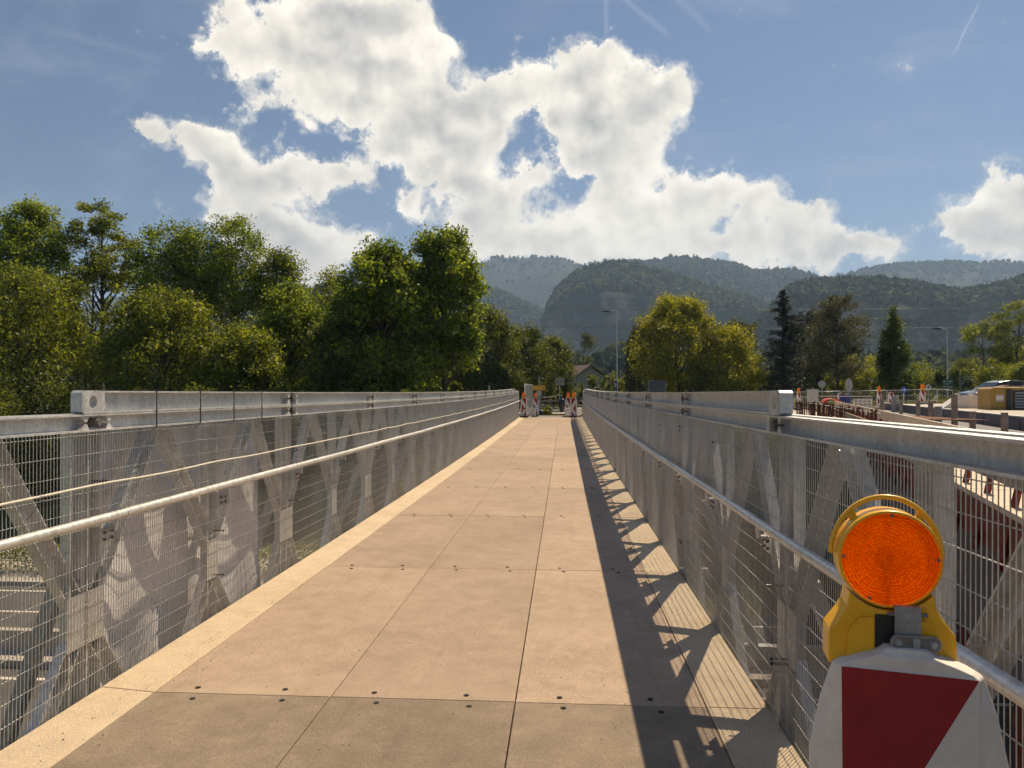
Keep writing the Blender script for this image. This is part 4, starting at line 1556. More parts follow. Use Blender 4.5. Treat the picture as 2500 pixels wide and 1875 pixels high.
ff.append(tuple(range(8))[::-1])
body_mb.add(vv, ff)
BOARD_BODY = body_mb.mesh('body', 'plastic_white')
foot_mb = MB()
foot_mb.box(-0.21, 0.21, -0.40, 0.40, 0.0, 0.06)
foot_mb.box(-0.19, 0.19, -0.22, 0.22, 0.06, 0.10)
BOARD_FOOT = foot_mb.mesh('foot', 'rubber')


def board_faces(sgn):
    """red sheet and white bands; sgn +1: the upper band climbs to the right"""
    z0, z1, w = 0.12, 1.089, 0.1205
    rect = [(-w, z0), (w, z0), (w, z1), (-w, z1)]
    red, white = MB(), MB()
    fr = lambda y: (lambda a, b, t: (a, y + t, b))
    red.prism(rect, lambda a, b, t: (a * (1 + 0.045 * (b - z0)), -0.0325 - t, b), 0.0, 0.0012)
    k = 1.77
    for zc, sg in ((1.10 - 0.127 * k, sgn), (0.46, -sgn)):
        up = clip_poly(rect, -sg * k, 1.0, zc)                # below the upper line z = zc + k x
        bd = clip_poly(up, sg * k, -1.0, -(zc - 0.30))        # above the lower line
        if len(bd) >= 3:
            white.prism(bd, lambda a, b, t: (a * (1 + 0.045 * (b - z0)), -0.0340 - t, b), 0.0, 0.0008)
    return red, white


BOARD_FACE = {}
for sg in (1, -1):
    r_, w_ = board_faces(sg)
    BOARD_FACE[sg] = (r_.mesh('red_face', 'red_sheet'), w_.mesh('white_band', 'white_sheet'))


def warning_board(loc, rz, sg, label, group='red and white warning boards'):
    root = empty('warning_board', loc, rz)
    tag(root, label, 'warning board', group)
    b = link('body', BOARD_BODY, root)
    md = b.modifiers.new('bevel', 'BEVEL')
    md.width, md.segments, md.limit_method, md.angle_limit = 0.006, 2, 'ANGLE', R(20)
    link('foot', BOARD_FOOT, root)
    link('red_face', BOARD_FACE[sg][0], root)
    link('white_band', BOARD_FACE[sg][1], root)
    return root


# the lamp: ring housing open between two lenses, battery case below, carrying handle above
RL = 0.0885
hs = MB()
hs.lathe([(RL + 0.001, -0.030), (RL + 0.004, -0.031), (RL + 0.006, -0.026), (RL + 0.0065, 0.026), (RL + 0.004, 0.031), (RL + 0.001, 0.030), (RL + 0.001, -0.030)], 72, axis='Y')
HOUSING_RING = hs.mesh('housing', 'lamp_yellow')
cs = MB()
arc = [(0.0975 * math.cos(a), 0.0975 * math.sin(a)) for a in np.linspace(R(-140), R(-40), 21)]
poly = arc + [(0.080, -0.090), (0.090, -0.108), (0.112, -0.138), (0.114, -0.150), (0.114, -0.205), (-0.114, -0.205), (-0.114, -0.150), (-0.112, -0.138), (-0.090, -0.108), (-0.080, -0.090)]
cs.prism(poly, lambda a, b, t: (a, t, b), -0.036, 0.036)
CASE = cs.mesh('battery_case', 'lamp_yellow')
PANELS = []
for sx in (-1, 1):
    pk = MB()
    pk.prism([(0.004, -0.108), (0.030, -0.112), (0.048, -0.135), (0.056, -0.205), (0.004, -0.205)], lambda a, b, t: (sx * (0.030 + a), t, b), -0.0362, -0.0440)
    PANELS.append(pk.mesh('case_panel', 'lamp_yellow'))
hd = MB()
pts = [(0.102 * math.cos(a), 0.010, 0.1185 * math.sin(a) - 0.002) for a in np.linspace(R(2), R(178), 40)]
n_ = len(pts)
# flat-sided strap handle
vv, ff = [], []
for i, p in enumerate(pts):
    a = np.linspace(R(2), R(178), 40)[i]
    er = Vector((math.cos(a), 0, math.sin(a)))
    q = Vector(p)
    for dr, dy in ((-0.0040, -0.007), (0.0036, -0.006), (0.0050, 0.0), (0.0036, 0.006), (-0.0040, 0.007), (-0.0052, 0.0)):
        vv.append(q + er * dr + Vector((0, dy, 0)))
for i in range(n_ - 1):
    for j in range(6):
        a, b = i * 6 + j, i * 6 + (j + 1) % 6
        ff.append((a, a + 6, b + 6, b))
hd.add(vv, ff, True)
for a in (R(50), R(130)):
    p0 = (0.090 * math.cos(a), 0.010, 0.090 * math.sin(a))
    p1 = (0.103 * math.cos(a), 0.010, 0.1165 * math.sin(a))
    hd.bar(p0, p1, 0.014, 0.010, (0, 1, 0))
HANDLE = hd.mesh('handle', 'lamp_yellow')


def lens_mesh(sy):
    """ridged lens: rings cut into small facets"""
    nr, ns = 30, 80
    v, f = [], []
    for i in range(nr + 1):
        r = RL * i / nr
        dome = 0.010 * (1 - (r / RL) ** 2)
        for k in range(ns):
            a = 2 * math.pi * k / ns
            rid = 0.0034 * (i % 2) + 0.0026 * (k % 2) * (1 if r > 0.016 else 0)
            if i == nr:
                rid = 0
            v.append((r * math.cos(a), sy * (0.024 + dome + rid), r * math.sin(a)))
    for i in range(nr):
        for k in range(ns):
            a, b = i * ns + k, i * ns + (k + 1) % ns
            f.append((a, b, b + ns, a + ns) if sy > 0 else (a, a + ns, b + ns, b))
    return np_mesh('lens', v, f, 'lens')


LENS_F, LENS_B = lens_mesh(-1), lens_mesh(1)
sp = MB()
sp.lathe([(0.0001, -0.012), (0.014, -0.010), (0.016, 0.0), (0.012, 0.012), (0.0001, 0.014)], 16, axis='Y')
sp.box(-0.005, 0.005, -0.004, 0.004, -0.086, -0.012)
REFL = sp.mesh('bulb_holder', 'plastic_white')
sc_ = MB()
sc_.lathe([(0.0001, -0.0048), (0.0032, -0.004), (0.0036, 0.0)], 10, axis='Y')
SCREW = sc_.mesh('screw', 'bolt_steel')
cl = MB()
# steel clamp: bent strip, cross pin, oval plate with two bolts
cl.box(-0.023, 0.023, -0.050, -0.046, -0.155, -0.088)
cl.box(-0.023, 0.023, -0.050, -0.036, -0.088, -0.084)
cl.tube([(-0.034, -0.043, -0.100), (0.036, -0.043, -0.100)], 0.0038, 8, m=1)
st = []
for i in range(24):
    a = 2 * math.pi * i / 24
    st.append(((0.030 if math.cos(a) > 0 else -0.030) + 0.0145 * math.cos(a) + 0.012, 0.0145 * math.sin(a) - 0.150))
cl.prism(st, lambda a, b, t: (a, t, b), -0.052, -0.058)
st2 = []
for i in range(24):
    a = 2 * math.pi * i / 24
    st2.append(((0.030 if math.cos(a) > 0 else -0.030) + 0.0112 * math.cos(a) + 0.012, 0.0112 * math.sin(a) - 0.150))
cl.prism(st2, lambda a, b, t: (a, t, b), -0.0582, -0.0588, 1)
for x in (-0.018, 0.042):
    cl.lathe([(0.0001, -0.064), (0.0062, -0.0625), (0.0080, -0.0588)], 6, m=2, origin=(x, 0, -0.150), axis='Y', smooth=False)
cl.box(0.006, 0.018, -0.0605, -0.0588, -0.160, -0.140, 2)
CLAMP = cl.mesh('clamp', ['grey_strap', 'bolt_steel', 'galv_dull'])
bt = MB()
bt.box(-0.030, 0.004, -0.0372, -0.0362, -0.200, -0.104)
BATT = bt.mesh('case_slot', 'black_plastic')
bs = MB()
bs.box(-0.110, 0.110, -0.030, 0.030, -0.222, -0.205)
BASE = bs.mesh('case_base', 'black_plastic')


def warning_lamp(loc, rz, label, group='orange warning lamps'):
    root = empty('warning_lamp', loc, rz)
    tag(root, label, 'warning lamp', group)
    link('housing', HOUSING_RING, root)
    c = link('battery_case', CASE, root)
    md = c.modifiers.new('bevel', 'BEVEL')
    md.width, md.segments, md.limit_method, md.angle_limit = 0.008, 3, 'ANGLE', R(40)
    for pm in PANELS:
        link('case_panel', pm, root)
    link('case_slot', BATT, root)
    link('case_base', BASE, root)
    link('handle', HANDLE, root)
    lf = link('lens', LENS_F, root)
    link('lens', LENS_B, root)
    link('bulb_holder', REFL, root)
    for a in (R(88), R(178), R(2), R(244)):
        link('screw', SCREW, lf, ((RL - 0.004) * math.cos(a), -0.0262, (RL - 0.004) * math.sin(a)))
    link('clamp', CLAMP, root, (0.025, 0, 0))
    return root


def text_mesh(name, body, size, mat, parent, loc, rot, depth=0.002, align='LEFT'):
    cu = bpy.data.curves.new(name, 'FONT')
    cu.body, cu.size, cu.extrude, cu.align_x = body, size, depth / 2, align
    to = bpy.data.objects.new(name, cu)
    COL.objects.link(to)
    bpy.context.view_layer.update()
    me = bpy.data.meshes.new_from_object(to)
    bpy.data.objects.remove(to)
    me.materials.clear()
    me.materials.append(MATS[mat])
    o = link(name, me, parent, loc)
    o.rotation_euler = rot
    return o


NB = warning_board((0.640, 1.485, 0.004), R(-15), 1, 'large red and white warning board cut off at the lower right corner')
NB.scale = (0.90, 1.0, 1.012)
NLm = warning_lamp((0.628, 1.485 + 0.052, 1.302), R(-9), 'large orange warning lamp with yellow handle at lower right')
NLm.scale = (0.99, 0.99, 0.99)
text_mesh('small_print', 'WARN', 0.008, 'black_plastic', NLm, (0.070, -0.0368, -0.186), (R(90), 0, 0))
text_mesh('small_print', 'TL 90 - 2.4', 0.007, 'black_plastic', NLm, (0.068, -0.0368, -0.196), (R(90), 0, 0))

# ------------------------------------------------------------------ far end of the bridge
def on(px, depth, z):
    p = at(px, 953.0, depth)
    return (p.x, p.y, z)


warning_board(on(1279, 43.6, prof(43.4)), R(8), -1, 'warning board at the far left end of the deck, the nearer one')
warning_lamp((*on(1278.5, 43.6, 0)[:2], prof(43.4) + 1.314), R(8), 'orange lamp on the nearer left board at the deck end')
warning_board(on(1307, 47.6, 0.03), R(3), -1, 'warning board below the yellow detour sign')
warning_lamp((*on(1307.5, 47.6, 0)[:2], 0.03 + 1.314), R(4), 'orange lamp below the yellow detour sign')
warning_board(on(1387, 46.5, 0.05), R(-4), -1, 'warning board at the far right end of the deck, the farther one')
warning_lamp((*on(1387, 46.5, 0)[:2], 0.05 + 1.314), R(-6), 'orange lamp on the farther right board at the deck end')
warning_board(on(1400.5, 43.7, prof(43.4)), R(-5), 1, 'warning board at the far right end of the deck, the nearer one')
warning_lamp((*on(1401, 43.7, 0)[:2], prof(43.4) + 1.314), R(-5), 'orange lamp on the nearer right board at the deck end')


def plastic_barrier(loc, rz, L, label):
    root = empty('plastic_barrier', loc, rz)
    tag(root, label, 'barrier', 'white plastic barriers')
    f = MB()
    for z in (0.16, 0.32, 0.50):
        f.box(-L / 2, L / 2, -0.03, 0.03, z - 0.045, z + 0.045)
    f.build('rail', 'plastic_white', root)
    for x in np.linspace(-L / 2 + .03, L / 2 - .03, 5):
        q = MB()
        q.box(x - .025, x + .025, -.035, .035, 0.06, .56)
        q.build('upright', 'plastic_white', root)
    for x in (-L / 2 + .08, L / 2 - .08):
        q = MB()
        q.box(x - .06, x + .06, -.22, .22, 0, .06)
        q.build('foot', 'rubber', root)
    return root


plastic_barrier(on(1294, 44.9, 0.06), R(-38), 0.85, 'white plastic barrier between the two left warning boards')
plastic_barrier(on(1391, 45.0, 0.06), R(60), 1.0, 'white plastic barrier between the two right warning boards')
plastic_barrier(on(1413, 45.6, 0.05), R(75), 1.0, 'white plastic barrier against the right rail at the deck end')


def fence_panel(p0, p1, h, label, wires=26, bars=3, z0=0.06, group='mesh fence panels', mat='galv_wire', foot=True):
    """site fence: tube frame, thin wires, rubber feet"""
    p0, p1 = Vector(p0), Vector(p1)
    root = empty('fence_panel', p0)
    tag(root, label, 'fence', group)
    d = p1 - p0
    a = lambda t, z: (d.x * t, d.y * t, d.z * t + z)
    f = MB()
    f.tube([a(0, 0), a(0, h), a(1, h), a(1, 0)], 0.021, 8)
    f.tube([a(0, z0 + .1), a(1, z0 + .1)], 0.018, 8)
    f.build('frame', mat, root)
    w = MB()
    for i in range(1, wires):
        t = i / wires
        w.tube([a(t, z0 + .1), a(t, h)], 0.004, 4, caps=False)
    for j in range(1, bars + 1):
        z = z0 + .1 + (h - z0 - .1) * j / (bars + 1)
        w.tube([a(0, z), a(1, z)], 0.006, 4, caps=False)
    tag(w.build('wires', mat, root), kind='stuff')
    if foot:
        for t in (0.02, 0.98):
            q = MB()
            c = Vector(a(t, 0))
            q.box(c.x - .14, c.x + .14, c.y - .3, c.y + .3, c.z - 0.02, c.z + .12)
            q.build('foot', 'rubber', root)
    return root


fence_panel(on(1281, 46.0, 0.0), on(1290.5, 49.3, 0.0), 2.0, 'tall wire fence panel at the left deck end, the nearer one')
fence_panel(on(1290.8, 49.5, 0.0), on(1300, 53.2, 0.0), 2.0, 'tall wire fence panel at the left deck end, the farther one')


def post_sign(name, loc, h, label, cat='sign', r=0.03, group=None):
    root = empty(name, loc)
    tag(root, label, cat, group)
    m_ = MB()
    m_.tube([(0, 0, -.2), (0, 0, h)], r, 10)
    m_.build('pole', 'galv_wire', root)
    return root


ys = post_sign('detour_sign', on(1316, 51.0, 0.0), 2.55, 'yellow detour sign with arrow on a post beyond the bridge', r=0.035)
yaw = YAW
q = MB()
q.box(-0.42, 0.42, -0.055, -0.04, 1.62, 1.96)
q.build('yellow_panel', 'sign_yellow', ys, rz=R(4))
q = MB()
for a, b, c, d in ((-.41, .41, 1.63, 1.642), (-.41, .41, 1.938, 1.95)):
    q.box(a, b, -0.0575, -0.0555, c, d)
q.build('border_line', 'orange_red_sheet', ys, rz=R(4))
text_mesh('lettering', 'Umleitung', 0.12, 'red_sheet', ys, (-0.34, -0.058, 1.815), (R(90), 0, R(4)))
text_mesh('lettering', 'Bergsport', 0.12, 'red_sheet', ys, (-0.34, -0.058, 1.685), (R(90), 0, R(4)))
q = MB()
q.prism([(.24, 1.775), (.31, 1.775), (.31, 1.735), (.375, 1.79), (.31, 1.845), (.31, 1.805), (.24, 1.805)], lambda a, b, t: (a, t, b), -0.0575, -0.0555)
q.build('arrow', 'black_plastic', ys, rz=R(4))
q = MB()
q.box(-0.17, 0.17, -0.05, -0.038, 1.25, 1.59)
q.build('white_panel', 'sign_back', ys, rz=R(4))
q = MB()
q.tube([(0.02, 0, 1.4), (0.22, 0.3, 0)], 0.02, 6)
q.build('stay', 'galv_wire', ys)

sg = post_sign('sign_post', on(1366.5, 56.0, 0.0), 2.55, 'grey backs of two road signs on a slim post beyond the gap')
for z in (2.12, 2.42):
    q = MB()
    q.box(-0.34, 0.34, -0.04, -0.028, z - 0.13, z + 0.13)
    q.build('panel', 'board_grey', sg)
bag = MB()
prof_b = [(0.02, 0.02), (0.10, 0.12), (0.17, 0.5), (0.20, 0.85), (0.12, 0.98), (0.03, 1.02)]
bag.lathe(prof_b, 14)
for i, v in enumerate(bag.v):
    k_ = 1 + 0.16 * math.sin(i * 2.3) * math.sin(v[2] * 9)
    bag.v[i] = (v[0] * k_ * 1.15, v[1] * k_ * 0.6, v[2])
bg_ = bag.build('black_bag', 'bag_black', None, on(1371.5, 55.6, 0.0))
tag(bg_, 'black plastic cover hanging at the sign post beyond the gap', 'plastic cover')
q = MB()
q.box(-.18, .18, -.12, .12, 0, .04)
q.lathe([(.16, .04), (.15, .25), (.05, .32), (.01, .33)], 12)
tag(q.build('black_sack', 'bag_black', None, on(1322, 50.3, 0.0)), 'black sack lying in the grass below the detour sign', 'sack')
tp = MB()
p0, p1 = Vector(on(1322, 53, 1.15)), Vector(on(1368, 56, 1.32))
for i in range(14):
    a, b = p0.lerp(p1, i / 14), p0.lerp(p1, (i + 1) / 14)
    for e, (pp, t) in enumerate(((a, i / 14), (b, (i + 1) / 14))):
        pass
    a.z -= 0.06 * math.sin(math.pi * i / 14)
    b.z -= 0.06 * math.sin(math.pi * (i + 1) / 14)
    tp.bar(a, b, 0.004, 0.035, m=i % 2)
tag(tp.build('barrier_tape', ['plastic_white', 'timber']), 'barrier tape strung across the path beyond the bridge', 'tape')
shrub('small dry bush in the grass beyond the bridge', 1337, 51.5, 986, 14, 'leaf_olive', 1500, 0.10, 120, name='small_bush')
gr = empty('timber_railing', (0, 0, 0))
tag(gr, 'dark timber railing along the footway beyond the bridge', 'railing')
for x in np.arange(-9, 7.01, 2.0):
    q = MB()
    q.box(x - .05, x + .05, 56.4, 56.5, 0.0, 0.95)
    q.build('post', 'concrete_dark', gr)
for z in (0.45, 0.85):
    q = MB()
    q.box(-9.2, 7.2, 56.36, 56.398, z - .07, z + .07)
    q.build('rail', 'concrete_dark', gr)

# ------------------------------------------------------------------ house, street lamp, signs, wires behind
hp = at(1432, 953, 98)
house = empty('house', (hp.x + .4, hp.y, -0.3), R(24))
house.scale = (.85, .85, .9)
tag(house, 'pale house with brown gabled roof behind the bushes', 'house')
W_, L_, E_, G_ = 3.4, 6.0, 3.6, 5.6
q = MB()
q.prism([(-W_, 0), (W_, 0), (W_, E_), (0, G_), (-W_, E_)], lambda a, b, t: (a, t, b), 0.0, 2 * L_)
q.build('wall', 'house_wall', house)
for sx in (-1, 1):
    q = MB()
    e = Vector((sx * (W_ + .5), -.5, E_ - .32))
    r_ = Vector((0, -.5, G_ + .05))
    v = [e, r_, r_ + Vector((0, 2 * L_ + 1, 0)), e + Vector((0, 2 * L_ + 1, 0))]
    v += [p + Vector((0, 0, 0.16)) for p in v]
    q.add(v, [(0, 1, 2, 3), (7, 6, 5, 4), (0, 4, 5, 1), (1, 5, 6, 2), (2, 6, 7, 3), (3, 7, 4, 0)])
    q.build('roof', 'roof_tile', house)
for x, z in ((-1.4, 2.0), (1.4, 2.0)):
    q = MB()
    q.box(x - .5, x + .5, -.03, .02, z - .6, z + .6)
    w_ = q.build('window', 'plastic_white', house)
    q = MB()
    q.box(x - .42, x + .42, -.045, -.031, z - .52, z + .52)
    q.build('pane', 'glass_dark', w_)


def street_lamp(px, depth, top_py, arm, label, extra=0.0):
    b = on(px, depth, 0.0)
    z0 = float(ground_z(b[0], b[1]))
    H = EYE - (top_py - 953.0) / FPX * depth - z0
    root = empty('street_lamp', (b[0], b[1], z0))
    tag(root, label, 'street lamp', 'street lamps')
    q = MB()
    q.tube([(0, 0, -.2), (0, 0, H * .45), (0, 0, H)], [.085, .065, .045], 12)
    q.build('pole', 'galv_wire', root)
    q = MB()
    q.tube([(0, 0, H - .03), (arm * .75, 0, H - 0.01 + extra)], .03, 8)
    q.build('arm', 'galv_wire', root)
    q = MB()
    s_ = 1 if arm > 0 else -1
    x0, x1 = arm * .7, arm * .7 + s_ * .75
    q.prism([(x0, H - .04 + extra), (x1, H - .07 + extra), (x1, H - .12 + extra), (x0 + s_ * .2, H - .17 + extra), (x0, H - .12 + extra)], lambda a, b, t: (a, t, b), -.13, .13)
    q.build('lamp_head', 'machine_dark', root)
    return root


street_lamp(1506, 62, 757, -0.75, 'tall slim street lamp standing behind the right rail')
street_lamp(2313, 66, 803, -0.75, 'street lamp rising behind the green road sign', 0.12)
bs_ = post_sign('crossing_sign', on(1503, 60.5, 0.0), 2.5, 'blue signs with white triangles below the street lamp', r=0.03)
for z in (2.10, 1.55):
    q = MB()
    q.box(-.12, .12, -.05, -.035, z - .26, z + .26)
    pn = q.build('blue_panel', 'sign_navy', bs_)
    q = MB()
    q.prism([(-.085, z - .16), (.085, z - .16), (0, z + .15)], lambda a, b, t: (a, t, b), -.052, -.0505)
    q.prism([(-.015, z - .11), (.015, z - .11), (0, z + .02)], lambda a, b, t: (a, t, b), -.0535, -.0525, 1)
    q.build('white_triangle', ['white_sheet', 'sign_navy'], pn)
bb = empty('notice_board', on(1605, 68.5, -0.4))
tag(bb, 'grey framed notice board below the willow', 'notice board')
q = MB()
for x in (-.75, .75):
    q.tube([(x, 0, 0), (x, 0, 2.9)], .045, 8)
q.tube([(-.75, 0, 2.9), (.75, 0, 2.9)], .045, 8)
q.build('frame', 'galv_wire', bb)
q = MB()
q.box(-.68, .68, -.02, .02, 1.2, 2.84)
q.build('panel', 'board_grey', bb)
for i, (pa, pb) in enumerate((((1140, 751), (1760, 757)), ((1200, 795), (1760, 804)), ((1270, 824), (1760, 834)))):
    q = MB()
    a, b = at(pa[0] - 500, pa[1] - 10, 190), at(pb[0] + 900, pb[1] - 10, 190)
    pts = [a.lerp(b, t) - Vector((0, 0, 1.2 * 4 * t * (1 - t))) for t in np.linspace(0, 1, 24)]
    q.tube(pts, 0.035, 5)
    tag(q.build('power_line', 'machine_dark'), ['upper', 'middle', 'lower'][i] + ' power line crossing in front of the domed hill', 'power line', 'power lines')
ph = at(770, 953, 44)
mk = post_sign('marker_post', (ph.x, ph.y, -1.0), 2.95, 'slim pale marker post behind the left rail below the trees', 'post', 0.03)
ph = at(1194, 953, 50)
mk = post_sign('marker_post', (ph.x, ph.y, -0.5), 2.45, 'short pale marker post behind the left rail near the far end', 'post', 0.06)


# ------------------------------------------------------------------ building site right of the bridge
SITE_DIR = Vector((0.270, 0.963, 0)).normalized()       # the new bridge runs off to the right
SITE_N = Vector((SITE_DIR.y, -SITE_DIR.x, 0))
SO = Vector((4.35, 7.6, 0))


def S(t, n, z):
    p = SO + SITE_DIR * t + SITE_N * n
    return Vector((p.x, p.y, z))


SROT = math.atan2(-SITE_DIR.x, SITE_DIR.y)
nb_ = empty('bridge_formwork', (0, 0, 0))
tag(nb_, 'new bridge deck under construction with red formwork edge and timber walkway', 'formwork')
q = MB()
q.prism([(-14, 0.25), (-14, 5.0), (34, 5.0), (34, 0.25)], lambda a, b, t: S(a, b, t), -1.7, 0.66)
q.build('deck_slab', 'form_panel', nb_)
# walkway boards along the near edge
for i in range(15):
    q = MB()
    t0 = -8 + i * 2.4
    q.prism([(t0, -0.62), (t0, 0.0), (t0 + 2.38, 0.0), (t0 + 2.38, -0.62)], lambda a, b, t: S(a, b, t), 0.72, 0.765)
    q.build('walkway_board', 'timber_pale', nb_)
    for z, n in ((1.02, -0.66),):
        q = MB()
        q.bar(S(t0 + 0.02, n, z), S(t0 + 2.36, n, z), 0.03, 0.11)
        q.build('guard_plank', 'timber', nb_)
    q = MB()
    q.prism([(t0, 0.03), (t0, 0.075), (t0 + 2.38, 0.075), (t0 + 2.38, 0.03)], lambda a, b, t: S(a, b, t), 0.767, 1.15)
    q.build('side_panel', 'timber_pale', nb_)
    q = MB()
    q.prism([(t0, -0.58), (t0, -0.50), (t0 + 2.38, -0.50), (t0 + 2.38, -0.58)], lambda a, b, t: S(a, b, t), 0.36, 0.717)
    q.build('fascia_panel', 'red_steel', nb_)
for i in range(44):
    t0 = -7.6 + i * 0.8
    q = MB()
    q.bar(S(t0, -0.64, 0.30), S(t0 + 0.12, -0.45, 1.10), 0.035, 0.04)
    q.build('strut', 'red_steel', nb_)
for i in range(12):
    t0 = -7 + i * 3.0
    q = MB()
    q.tube([S(t0, 0.5, -1.7), S(t0, 0.5, float(ground_z(*S(t0, .5, 0)[:2])))], 0.09, 8)
    q.build('prop', 'red_steel', nb_)

# steel bars standing along the slab
cg = empty('rebar_cage', (0, 0, 0))
tag(cg, 'row of rusty reinforcing bars standing on the new bridge deck', 'rebar')
a0, a1 = Vector(at(1945, 982, 32)), Vector(at(2150, 1008, 15))
a0.z = a1.z = 1.17
q = MB()
q.tube([a0, a1], 0.014, 6)
q.build('top_bar', 'cable_skin', cg)
L_ = (a1 - a0).length
m_bar = MB()
m_bar.tube([(0, 0, 0.5), (0, 0, 1.24)], 0.016, 5)
mb_me = m_bar.mesh('bar', 'rebar')
nbars = 90
rr_ = random.Random(31)
for i in range(nbars):
    p = a0.lerp(a1, (i + .5) / nbars)
    o = link('bar', mb_me, cg, (p.x + rr_.uniform(-.03, .03), p.y, rr_.uniform(-.06, .02)))
    o.rotation_euler = (rr_.uniform(-.06, .06), rr_.uniform(-.06, .06), 0)
q = MB()
for k in range(5):
    off_ = SITE_N * (0.25 + 0.22 * k)
    q.tube([a0 + off_ - Vector((0, 0, .28)), a1 + off_ - Vector((0, 0, .28))], 0.012, 5)
for i in range(60):
    p = a0.lerp(a1, (i + .5) / 60) - Vector((0, 0, .26))
    q.tube([p, p + SITE_N * 1.3], 0.010, 4)
tag(q.build('bar_mat', 'rebar', cg), kind='stuff')
q = MB()
q.prism([(0, 0), (0, 1), (1, 1), (1, 0)], lambda a, b, t: tuple(a0.lerp(a1, a) + SITE_N * (1.5 * b + .1) + Vector((0, 0, -0.62 + t))), 0, .03)
q.build('bed_panel', 'red_steel', cg)
cg2 = empty('rebar_mat', (0, 0, 0))
tag(cg2, 'dark mat of reinforcing bars farther right on the new deck', 'rebar')
b0, b1 = Vector(at(2090, 1006, 24)), Vector(at(2225, 1013, 17))
b0.z -= .1
b1.z -= .1
q = MB()
for k in range(8):
    off_ = SITE_N * (0.2 * k)
    q.tube([b0 + off_, b1 + off_], 0.013, 5)
for i in range(70):
    p = b0.lerp(b1, (i + .5) / 70)
    q.tube([p - Vector((0, 0, .25)), p + Vector((0, 0, .04))], 0.014, 4)
    q.tube([p, p + SITE_N * 1.5], 0.011, 4)
tag(q.build('bars', 'rebar', cg2), kind='stuff')
q = MB()
q.prism([(-.2, -.3), (-.2, 9), (1.4, 9), (1.4, -.3)], lambda a, b, t: tuple(b0.lerp(b1, a) + SITE_N * b + Vector((0, 0, -.38 + t))), 0, .05)
q.build('bed_panel', 'rebar', cg2)

# long dark side form with a pale top edge
c0, c1 = at(2150, 986, 40), at(2620, 1018, 15.5)
c0.z = c1.z = 1.0
sf = empty('side_form', (0, 0, 0))
tag(sf, 'long dark form board with pale top edge behind the right rail', 'form board')
for i in range(8):
    a, b = c0.lerp(c1, i / 8 + .002), c0.lerp(c1, (i + 1) / 8 - .002)
    q = MB()
    q.bar(a - Vector((0, 0, .19)), b - Vector((0, 0, .19)), 0.06, 0.32)
    q.build('board', 'form_panel', sf)
    q = MB()
    q.bar(a - Vector((0, 0, .012)), b - Vector((0, 0, .012)), 0.10, 0.030)
    q.build('top_strip', 'galv_tube', sf)
# yard fill behind the form
q = MB()
q.add([tuple(c0 + Vector((0, 0, -.1))), tuple(c1 + Vector((0, 0, -.1))), tuple(c1 + Vector((16, 12, -.1))), tuple(c0 + Vector((16, 8, -.1)))], [(0, 1, 2, 3)])
q.add([tuple(c0 + Vector((0, 0, -.5))), tuple(c1 + Vector((0, 0, -.5))), tuple(c1 + Vector((16, 12, -.5))), tuple(c0 + Vector((16, 8, -.5)))], [(3, 2, 1, 0)])
tag(q.build('yard_fill', 'pale_gravel'), kind='structure')
for i, (px, t_, b_, d, w) in enumerate(((2153, 971, 997, 27, .13), (2199, 979, 1000, 26, .12), (2241, 977, 1006, 24, .13), (2272, 978, 1010, 22, .14), (2290, 992, 1012, 22, .2),
                                         (2330, 963, 1021, 18, .14), (2374, 1004, 1020, 18, .14), (2452, 1007, 1026, 16.5, .14), (2185, 966, 990, 34, .3))):
    p = at(px, b_, d)
    h = (b_ - t_) / FPX * d
    q = MB()
    q.tube([(0, 0, -.35), (0, 0, h)], w / 2, 12)
    o = q.build('formwork_post', 'timber' if i not in (4, 8) else 'concrete', None, (p.x, p.y, p.z))
    lb = ['pale post under the second lamp from the left on the site', 'short post left of the tall pair behind the rail', 'pale round post left of the ribbed concrete block', 'round post just right of the ribbed concrete block',
          'stubby grey post beside the thick round one', 'tallest round post in front of the gravel and white car', 'low stub post in front of the white concrete barrier', 'low stub post in front of the yellow machine',
          'dark pipe standing beside the striped board without lamp'][i]
    tag(o, lb, 'post', 'posts on the building site')

# low fence of the site
fpx = [(1936, 48, 957), (2052, 46.5, 955), (2165, 45, 953), (2288, 43, 950), (2327, 41, 953)]
lbls = ['low mesh fence behind the grey cabinet', 'low mesh fence behind the blue barrel', 'low mesh fence in front of the blue arrow sign', 'short end fence at the gravel heap']
for i in range(4):
    (xa, da, ya), (xb, db, yb) = fpx[i], fpx[i + 1]
    a, b = at(xa + 1.2, ya, da), at(xb - 1.2, yb, db)
    h = 1.12
    fence_panel((a.x, a.y, a.z - h), (b.x, b.y, b.z - h), h, lbls[i], 34 if i < 3 else 6, 2, group='low site fences')
for i, (px, d, z, rz, sg, lamp, lb) in enumerate((
        (1950, 45, 0.44, 40, -1, True, 'behind the end of the right top rail'),
        (2050, 45, 0.44, 25, -1, False, 'left of the blue barrel'),
        (2146, 44, 0.52, 30, -1, True, 'in the middle of the site fence'),
        (2175, 42, 0.50, 15, -1, False, 'right of the middle lamp'),
        (2252, 40, 0.62, 20, -1, True, 'above the ribbed concrete block'))):
    p = on(px, d, z)
    bd_ = warning_board(p, R(rz - 20), sg, 'striped warning board ' + lb + ' on the building site', 'striped boards on the building site')
    bd_.scale = (0.8, 0.8, 0.92)
    if lamp:
        warning_lamp((p[0], p[1], z + 1.314 * .92), R(rz - 20), 'orange lamp on the board ' + lb, 'lamps on the building site')
q = MB()
q.box(-.28, .28, -.16, .16, 0, .9)
q.box(-.32, .32, -.20, .20, .9, .96)
cab = empty('cabinet', on(1984, 43, 0.72), R(-10))
tag(cab, 'pale grey electrical cabinet on the building site', 'cabinet')
q.build('case', 'sign_back', cab)
